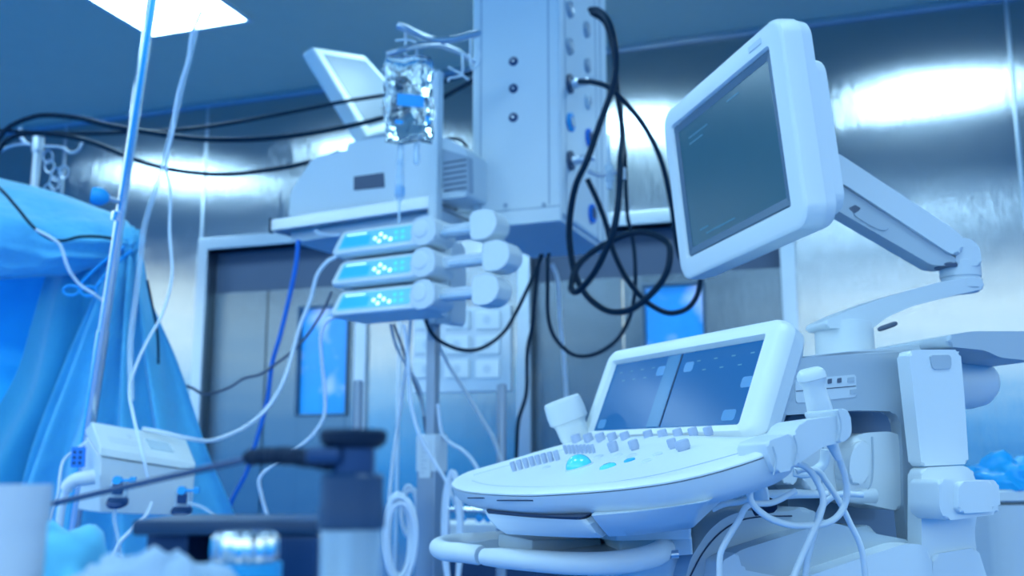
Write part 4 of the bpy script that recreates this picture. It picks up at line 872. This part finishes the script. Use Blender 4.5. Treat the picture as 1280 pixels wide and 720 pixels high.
def stopcock(px, py, d, label):
    s = thing('stopcock', label, 'stopcock', W(px, py+12, d)); f = Fr(W(px, py, d), CR, V((0, 0, 1)), V((0, -1, 0)))
    bm = nb(); box(bm, f, -.016, .016, -.020, .014, -.006, .006, .003); obj('body', bm, M['clearhard'], s)
    bm = nb(); box(bm, f, -.010, .010, -.012, .008, .004, .012, .002); obj('valve_core', bm, M['navy2'], s)
    bm = nb(); box(bm, f, -.010, .034, .012, .018, .004, .014, .002); lathe(bm, f.p(0, .015, .004), f.Z, [(.009, 0), (.009, .012)], 14); box(bm, f, .024, .036, .008, .022, .004, .014, .002); obj('lever', bm, M['cyan'], s)
    bm = nb(); lathe(bm, f.p(0, -.026, .006), V((0, -.5, 1)), [(.010, -.012), (.021, -.006), (.022, 0), (.018, .006)], 20); obj('cap', bm, M['navy2'], s)
stopcock(149, 610, 2.08, 'left blue-levered stopcock on the front of the white box')
stopcock(229, 622, 2.18, 'right blue-levered stopcock on the front of the white box')
tg = thing('number_tag', 'small blue dial tag sticking out left of the white box', 'tag', W(97, 584, 2.16))
fg = Fr(W(97, 572, 2.16), (W(106, 571, 2.16)-W(97, 572, 2.16)), None, V((0, 0, 1))); fg = Fr(fg.o, CR, V((0, 0, 1)), V((0, -1, 0)))
bm = nb(); box(bm, fg, -.013, .016, -.020, .022, -.004, .004, .002); obj('plate', bm, M['blue'], tg)
bm = nb()
for i in (-1, 1):
    for j in (-1, 0, 1): box(bm, fg, i*.006-.003+.001, i*.006+.004, j*.011-.003, j*.011+.003, .0035, .0046)
obj('marks', bm, M['navy2'], tg)
hs = thing('elbow_hose', 'thick white hose with elbow leaving the left of the white box', 'hose', W(70, 700, 2.1))
bm = nb(); tube(bm, WP([(118, 596, 2.08), (104, 598, 2.07), (94, 600, 2.07), (86, 606, 2.07), (83, 612, 2.07)]), lambda t: .0150-.003*t, 16); obj('elbow', bm, M['white'], hs)
bm = nb(); tube(bm, WP([(84, 608, 2.07), (78, 630, 2.07), (74, 655, 2.07), (70, 680, 2.07), (66, 705, 2.07), (60, 740, 2.07)]), .0078, 14); obj('hose', bm, M['tubing'], hs)
hose('clear line hanging below the left stopcock of the white box', [(144, 630, 2.06), (143, 650, 2.06), (148, 675, 2.06), (152, 710, 2.06), (152, 740, 2.06)], .0042, 'infusion_line', 'fluid', cat='tube')
hose('clear line slanting left from between the stopcocks', [(190, 628, 2.1), (182, 645, 2.08), (165, 662, 2.06), (150, 678, 2.05), (140, 700, 2.05)], .004, 'infusion_line', 'tubing', cat='tube')
hose('clear line curving right from the right stopcock', [(236, 629, 2.14), (250, 633, 2.14), (262, 640, 2.14), (272, 652, 2.14), (285, 690, 2.14)], .0038, 'infusion_line', 'fluid', cat='tube')
hose('thin white line bowed left of the white box', [(108, 552, 2.2), (95, 562, 2.18), (80, 575, 2.17), (75, 595, 2.16), (72, 620, 2.15), (62, 650, 2.15), (58, 700, 2.15)], .003, 'infusion_line', 'tubing', cat='tube')
# long lines hanging in front of the drape
hose('wide flat translucent drip line hanging from near the lit ceiling panel', [(254, 6, 2.45), (249, 25, 2.45), (243, 45, 2.45), (236, 75, 2.45), (228, 105, 2.45), (219, 145, 2.45), (209, 185, 2.45), (202, 215, 2.45), (190, 250, 2.45), (180, 285, 2.45), (176, 320, 2.45), (170, 370, 2.45), (163, 430, 2.42), (164, 500, 2.35)], .0068, 'infusion_line', 'fluid', cat='tube')
hose('thin white drip line swinging right of the chrome pole down to the white box', [(252, 14, 2.4), (243, 33, 2.4), (238, 50, 2.4), (235, 75, 2.4), (224, 110, 2.4), (218, 140, 2.4), (216, 165, 2.4), (210, 190, 2.4), (208, 212, 2.4), (213, 240, 2.4), (212, 290, 2.38), (215, 345, 2.35), (203, 392, 2.3), (185, 425, 2.26), (169, 460, 2.22), (162, 490, 2.2), (168, 525, 2.15), (174, 550, 2.1), (180, 575, 2.08), (186, 600, 2.08)], .0034, 'infusion_line', 'tubing', cat='tube')
# =============================================================== second stand behind the drape
ss = thing('hook_stand', 'pale drip stand with small hooks behind the left drape', 'drip stand', V((W(42, 230, 3.3).x, W(42, 230, 3.3).y, 0)))
p = W(48, 172, 3.3); bm = nb(); cyl(bm, V((p.x, p.y, .02)), p, .0125); lathe(bm, p-V((0, 0, .05)), V((0, 0, 1)), [(.016, 0), (.018, .01), (.018, .055), (.014, .06)], 16); obj('pole', bm, M['satin'], ss)
for P in ([(48, 182), (28, 180), (10, 184), (-4, 192)], [(48, 183), (75, 184), (88, 191), (98, 188), (103, 178)], [(34, 180), (26, 172), (25, 160)]):
    bm = nb(); tube(bm, WP(P, 3.3), .005); obj('hook', bm, M['satin'], ss)
ch = nb()
for (cx, cy) in ((60, 196), (62, 208), (70, 218), (80, 215), (68, 229), (61, 238)):
    tube(ch, WP([(cx+6*math.cos(a), cy+8*math.sin(a)) for a in [i*.7 for i in range(10)]], 3.25), .0028, 6)
tag(obj('hanging_chain', ch, M['satin']), 'bunch of pale rings hanging from the stand behind the drape', 'chain')
# =============================================================== surgical drape
def sheet(name, rows, m, parent, nu=60, nv=50, fold=None, thick=.002):
    # rows: list of control rows; every row a list of (px,py,d); bilinear-smooth surface
    R = [smoothpath(WP(r), 12) for r in rows]
    def samp(P, t):
        t = t*(len(P)-1); i = min(int(t), len(P)-2); return P[i].lerp(P[i+1], t-i)
    cols = []
    for i in range(nu+1):
        u = i/nu; cols.append(smoothpath([samp(r, u) for r in R], 10))
    g = [[samp(cols[i], j/nv) for i in range(nu+1)] for j in range(nv+1)]
    if fold:
        for j in range(nv+1):
            for i in range(nu+1): g[j][i] = g[j][i] + fold(i/nu, j/nv)
    bm = nb(); loft(bm, g, cap=False, closed=False)
    o = obj(name, bm, m, parent, 0)
    s = o.modifiers.new('thick', 'SOLIDIFY'); s.thickness = thick
    return o
sd = thing('surgical_drape', 'large light blue surgical drape hung over a frame at the left', 'drape', V((W(60, 600, 2.7).x, W(60, 600, 2.7).y, 0)))
Nn = lambda a, b, c=0: noise.noise(V((a, b, c)))
# over-bar roll: from behind, over the top, down the front
sheet('top_sheet', [[(-60, 330, 3.15), (20, 335, 3.1), (110, 345, 3.0), (178, 330, 2.85)],
                    [(-60, 215, 3.0), (0, 225, 2.95), (70, 245, 2.85), (128, 262, 2.80), (158, 278, 2.75), (172, 300, 2.72)],
                    [(-60, 240, 2.62), (0, 255, 2.60), (70, 272, 2.58), (128, 290, 2.58), (158, 300, 2.62), (174, 308, 2.66)],
                    [(-60, 300, 2.55), (0, 305, 2.53), (70, 312, 2.54), (120, 315, 2.57), (150, 315, 2.62), (172, 314, 2.66)],
                    [(-60, 350, 2.62), (0, 350, 2.62), (60, 347, 2.62), (110, 337, 2.63), (145, 326, 2.65), (170, 318, 2.67)]], M['drape'], sd, 60, 40,
      lambda u, v: V((0, -.030*Nn(u*2.2+v*2, v*9)*(.3+v)-.02*Nn(u*7, v*3, 4), .014*Nn(u*4, v*6))))
def fanfold(k, amp, s=0, p=1.0):
    return lambda u, v: V((.0, amp*(.25+v)*math.sin(k*(u**p)*math.pi+s+1.5*Nn(u*3, v*2, s)), 0)) + V((.008*Nn(u*8, v*3, s), 0, .004*Nn(u*6, v*6, s+2)))
def lowz(px, py, d, z=.05): 
    p = W(px, py, d); return p
sheet('front_curtain', [[(128, 330, 2.66), (145, 322, 2.64), (160, 314, 2.64), (170, 312, 2.64), (177, 322, 2.66)],
                        [(118, 370, 2.66), (137, 372, 2.60), (155, 372, 2.60), (172, 372, 2.62), (188, 374, 2.66)],
                        [(80, 460, 2.68), (110, 470, 2.60), (145, 475, 2.60), (185, 470, 2.62), (220, 452, 2.68)],
                        [(35, 570, 2.68), (80, 585, 2.60), (135, 600, 2.60), (205, 590, 2.62), (256, 560, 2.70)],
                        [(0, 700, 2.70), (50, 720, 2.62), (130, 730, 2.62), (220, 720, 2.64), (306, 690, 2.74)],
                        [(-60, 1000, 2.70), (30, 1020, 2.62), (130, 1030, 2.62), (250, 1020, 2.64), (370, 980, 2.76)],
                        [(-90, 1150, 2.70), (30, 1165, 2.62), (130, 1170, 2.62), (270, 1165, 2.64), (400, 1120, 2.76)]], M['drape'], sd, 90, 70, fanfold(9, .05, 0, .9))
sheet('teal_sheet', [[(55, 346, 2.70), (85, 340, 2.69), (110, 335, 2.68), (132, 328, 2.68)],
                     [(38, 400, 2.72), (70, 400, 2.69), (105, 395, 2.68), (135, 380, 2.69)],
                     [(15, 470, 2.74), (50, 490, 2.70), (90, 490, 2.69), (125, 460, 2.70)],
                     [(-40, 570, 2.75), (10, 590, 2.72), (60, 600, 2.70), (115, 560, 2.71)],
                     [(-120, 760, 2.76), (-40, 780, 2.74), (40, 790, 2.72), (110, 740, 2.73)],
                     [(-150, 1100, 2.76), (-60, 1120, 2.74), (40, 1130, 2.72), (110, 1100, 2.73)]], M['drape2'], sd, 60, 60, fanfold(3.4, .035, 1))
sheet('under_sheet', [[(-90, 340, 2.80), (0, 340, 2.80), (60, 340, 2.79), (120, 335, 2.76)],
                      [(-90, 400, 2.90), (0, 410, 2.90), (60, 420, 2.88), (110, 400, 2.84)],
                      [(-90, 440, 2.92), (0, 450, 2.92), (50, 455, 2.90), (100, 450, 2.86)],
                      [(-90, 520, 2.80), (0, 520, 2.80), (60, 520, 2.82), (110, 520, 2.84)],
                      [(-90, 800, 2.80), (0, 800, 2.80), (60, 800, 2.82), (150, 800, 2.84)],
                      [(-90, 1090, 2.80), (0, 1090, 2.80), (60, 1090, 2.82), (150, 1090, 2.84)]], M['drape3'], sd, 50, 50, fanfold(2, .01, 3))
# knot at the corner
bm = nb(); bmesh.ops.create_icosphere(bm, subdivisions=4, radius=1); kc = W(163, 302, 2.64)
for v in bm.verts:
    q_ = v.co.copy(); f_ = 1+.35*noise.noise(q_*2.5)+.2*noise.noise(q_*5); v.co = kc+V((q_.x*.030*f_, q_.y*.03*f_, q_.z*.036*f_))
obj('gathered_knot', bm, M['drape'], sd, 0)
# towel clamps
def clamp(label, cx, cy, tipx, tipy, d):
    t = thing('towel_clamp', label, 'towel clamp', W(cx, cy, d))
    bm = nb(); tube(bm, WP([(cx+10*math.cos(a), cy+6*math.sin(a)) for a in [i*2*math.pi/10 for i in range(11)]], d), .0034, 8); obj('finger_ring', bm, M['label'], t)
    bm = nb(); tube(bm, WP([(cx+8, cy-4, d), ((cx+tipx)/2, (cy+tipy)/2-2, d), (tipx, tipy, d-.005)]), .0040, 8); obj('shank', bm, M['label'], t)
clamp('left blue ring handle of the clamps gripping the drape knot', 89, 363, 155, 308, 2.55)
clamp('right blue ring handle of the clamps gripping the drape knot', 111, 364, 165, 312, 2.53)
hose('dark lead draped across the top of the blue drape', [(-30, 215, 2.52), (0, 236, 2.5), (20, 258, 2.49), (40, 282, 2.48), (60, 297, 2.48), (78, 301, 2.48), (100, 296, 2.49), (125, 296, 2.50), (150, 300, 2.52)], .0038, 'wire', 'cable', cat='wire')
hose('white lead falling down the drape front to the clamp rings', [(45, 287, 2.47), (65, 298, 2.47), (76, 308, 2.47), (85, 335, 2.47), (98, 354, 2.48), (115, 366, 2.48), (132, 378, 2.5)], .0036, 'wire', 'tubing', cat='wire')
hose('dark lead following the right edge of the drape', [(184, 350, 2.56), (190, 380, 2.56), (197, 420, 2.57), (198, 455, 2.58)], .0030, 'wire', 'cable', cat='wire')
# =============================================================== foreground table, strongly out of focus
FG = .72
TZ = 1.05-.12*FG
bt = thing('instrument_table', 'low steel instrument table under the foreground items', 'table', (-.16, .45, 0))
bm = nb(); box(bm, Fr((-.16, .45, 0), (1, 0, 0)), -.24, .20, -.16, .17, TZ-.02, TZ, .006); obj('table_top', bm, M['satin'], bt)
for sx in (-.22, .18):
    for sy in (-.13, .14):
        bm = nb(); cyl(bm, V((-.16+sx, .45+sy, 0)), V((-.16+sx, .45+sy, TZ-.02)), .012); obj('leg', bm, M['satin'], bt)
def onto(px, d): p = W(px, 700, d); return V((p.x, p.y, TZ))
# pale cup
c = onto(12, .62*FG); topz = W(12, 606, .62*FG).z-TZ; r = 44/FPX*.62*FG
bm = nb(); lathe(bm, c, V((0, 0, 1)), [(r*.86, 0), (r*.9, topz*.4), (r*.93, topz*.8), (r*1.0, topz*.82), (r*1.0, topz), (r*.9, topz), (r*.85, topz*.9)], 36); tag(obj('plastic_cup', bm, M['ceramic']), 'blurred pale grey cup at the bottom left corner', 'cup')
# dark knob assembly
DK = .62*FG
c = onto(438, DK); hz = lambda y: W(438, y, DK).z-TZ; rr = lambda wpx: wpx/FPX*DK/2
kt = thing('clamp_instrument', 'blurred dark blue knob column with flared disc top in the foreground', 'instrument', c)
bm = nb(); lathe(bm, c, V((0, 0, 1)), [(rr(84), hz(660)), (rr(84), hz(634)), (rr(80), hz(630)), (rr(80), hz(596)), (rr(72), hz(592))], 32); obj('lower_barrel', bm, M['navy'], kt)
bm = nb(); lathe(bm, c, V((0, 0, 1)), [(rr(56), hz(594)), (rr(56), hz(560)), (rr(64), hz(556))], 32); obj('neck', bm, M['navy2'], kt)
bm = nb(); lathe(bm, c, V((0, 0, 1)), [(rr(66), hz(560)), (rr(84), hz(552)), (rr(86), hz(540)), (rr(78), hz(536)), (rr(60), hz(538))], 32); obj('top_disc', bm, M['black'], kt)
bm = nb(); lathe(bm, c, V((0, 0, 1)), [(rr(70), 0), (rr(76), hz(720)), (rr(78), hz(662)), (rr(60), hz(660))], 24); obj('glass_base', bm, M['glassjar'], kt)
# arm to the left: ribbed sleeve and rod
bm = nb(); P = WP([(x_, y_, d_*FG) for x_, y_, d_ in [(412, 577, .62), (385, 573, .64), (360, 570, .66), (335, 570, .68), (310, 572, .70)]]); sp_ = smoothpath(P, 10)
tube(bm, sp_, lambda t: (.0050+.0012*math.sin(t*75))*FG, 12, 1, smooth=False); obj('ribbed_sleeve', bm, M['black'], kt)
bm = nb(); tube(bm, WP([(x_, y_, d_*FG) for x_, y_, d_ in [(318, 571, .695), (304, 575, .70), (150, 610, .80), (-20, 650, .92)]]), .0018, 10, 3); obj('rod', bm, M['navy2'], kt)
bm = nb(); box(bm, Fr(W(404, 571, .62*FG), CR), -.007, .008, -.004, .004, -.003, .004, .002); obj('sleeve_clamp', bm, M['navy2'], kt)
# dark instrument box
db = thing('instrument_case', 'blurred dark navy case with flat top in the foreground', 'case', onto(300, .76*FG))
f = Fr(onto(290, .76*FG), (1, 0, 0)); zt_ = W(300, 648, .76*FG).z-TZ
x0 = (178-290)/FPX*.76*FG; x1 = (404-290)/FPX*.76*FG
bm = nb(); box(bm, f, x0, x1, -.02, .05, zt_-.008, zt_, .002); obj('lid', bm, M['navy'], db)
bm = nb(); box(bm, f, (345-290)/FPX*.76*FG, x1, -.018, .05, 0, zt_-.008, .002); box(bm, f, x0+.001, (235-290)/FPX*.76*FG, .0, .05, 0, zt_-.008, .002); box(bm, f, x0, x1, .045, .05, 0, zt_-.008); obj('side_wall', bm, M['navy2'], db)
# knurled jar
c = onto(306, .66*FG); r = 40/FPX*.66*FG; zz = lambda y: W(306, y, .66*FG).z-TZ
jt = thing('ribbed_jar', 'blurred jar with silver ribbed cap left of the dark knob', 'jar', c)
prof = lambda: None
bm = nb(); nn_ = 60
rings = []
for y, k in ((700, 1.0), (690, 1.04), (672, 1.0), (668, .95), (664, .8)):
    rings.append([c+V((math.cos(2*math.pi*i/nn_)*r*k*(1+.03*(-1)**(i//2)), math.sin(2*math.pi*i/nn_)*r*k*(1+.03*(-1)**(i//2)), zz(y))) for i in range(nn_)])
loft(bm, rings); obj('cap', bm, M['chrome'], jt)
bm = nb(); lathe(bm, c, V((0, 0, 1)), [(r*1.0, 0), (r*1.15, zz(720)), (r*1.15, zz(703)), (r*.95, zz(701))], 32); obj('jar_body', bm, M['cyan'], jt)
# gauze heap
for nm, cx, cy, sx, sy, lab in (('gauze', 165, 706, .052, .022, 'crumpled pale gauze heap along the bottom left'), ('gauze', 215, 715, .035, .018, 'smaller pale gauze fold against the ribbed jar')):
    bm = nb(); bmesh.ops.create_icosphere(bm, subdivisions=4, radius=1); o_ = W(cx, cy, .60*FG)
    hgt = o_.z-TZ
    for v in bm.verts:
        q_ = v.co.copy(); f_ = 1+.45*noise.noise(q_*1.7+V((cx, 0, 0)))+.2*noise.noise(q_*4)
        v.co = V((o_.x+q_.x*sx*FG*f_, o_.y+q_.y*.02*f_, max(TZ, TZ+hgt*.5+q_.z*(hgt*.5+.006)*f_)))
    tag(obj(nm, bm, M['gauze'], None, 0), lab, 'gauze')
bm = nb(); bmesh.ops.create_icosphere(bm, subdivisions=4, radius=1); o_ = W(75, 700, .9*FG)
for v in bm.verts:
    q_ = v.co.copy(); f_ = 1+.3*noise.noise(q_*1.7)+.12*noise.noise(q_*4)
    v.co = V((o_.x+q_.x*.036*f_, o_.y+q_.y*.03*f_, o_.z-.02+q_.z*.04*f_))
tag(obj('folded_cloth', bm, M['drape'], None, 0), 'rounded fold of light blue cloth behind the pale cup', 'cloth')
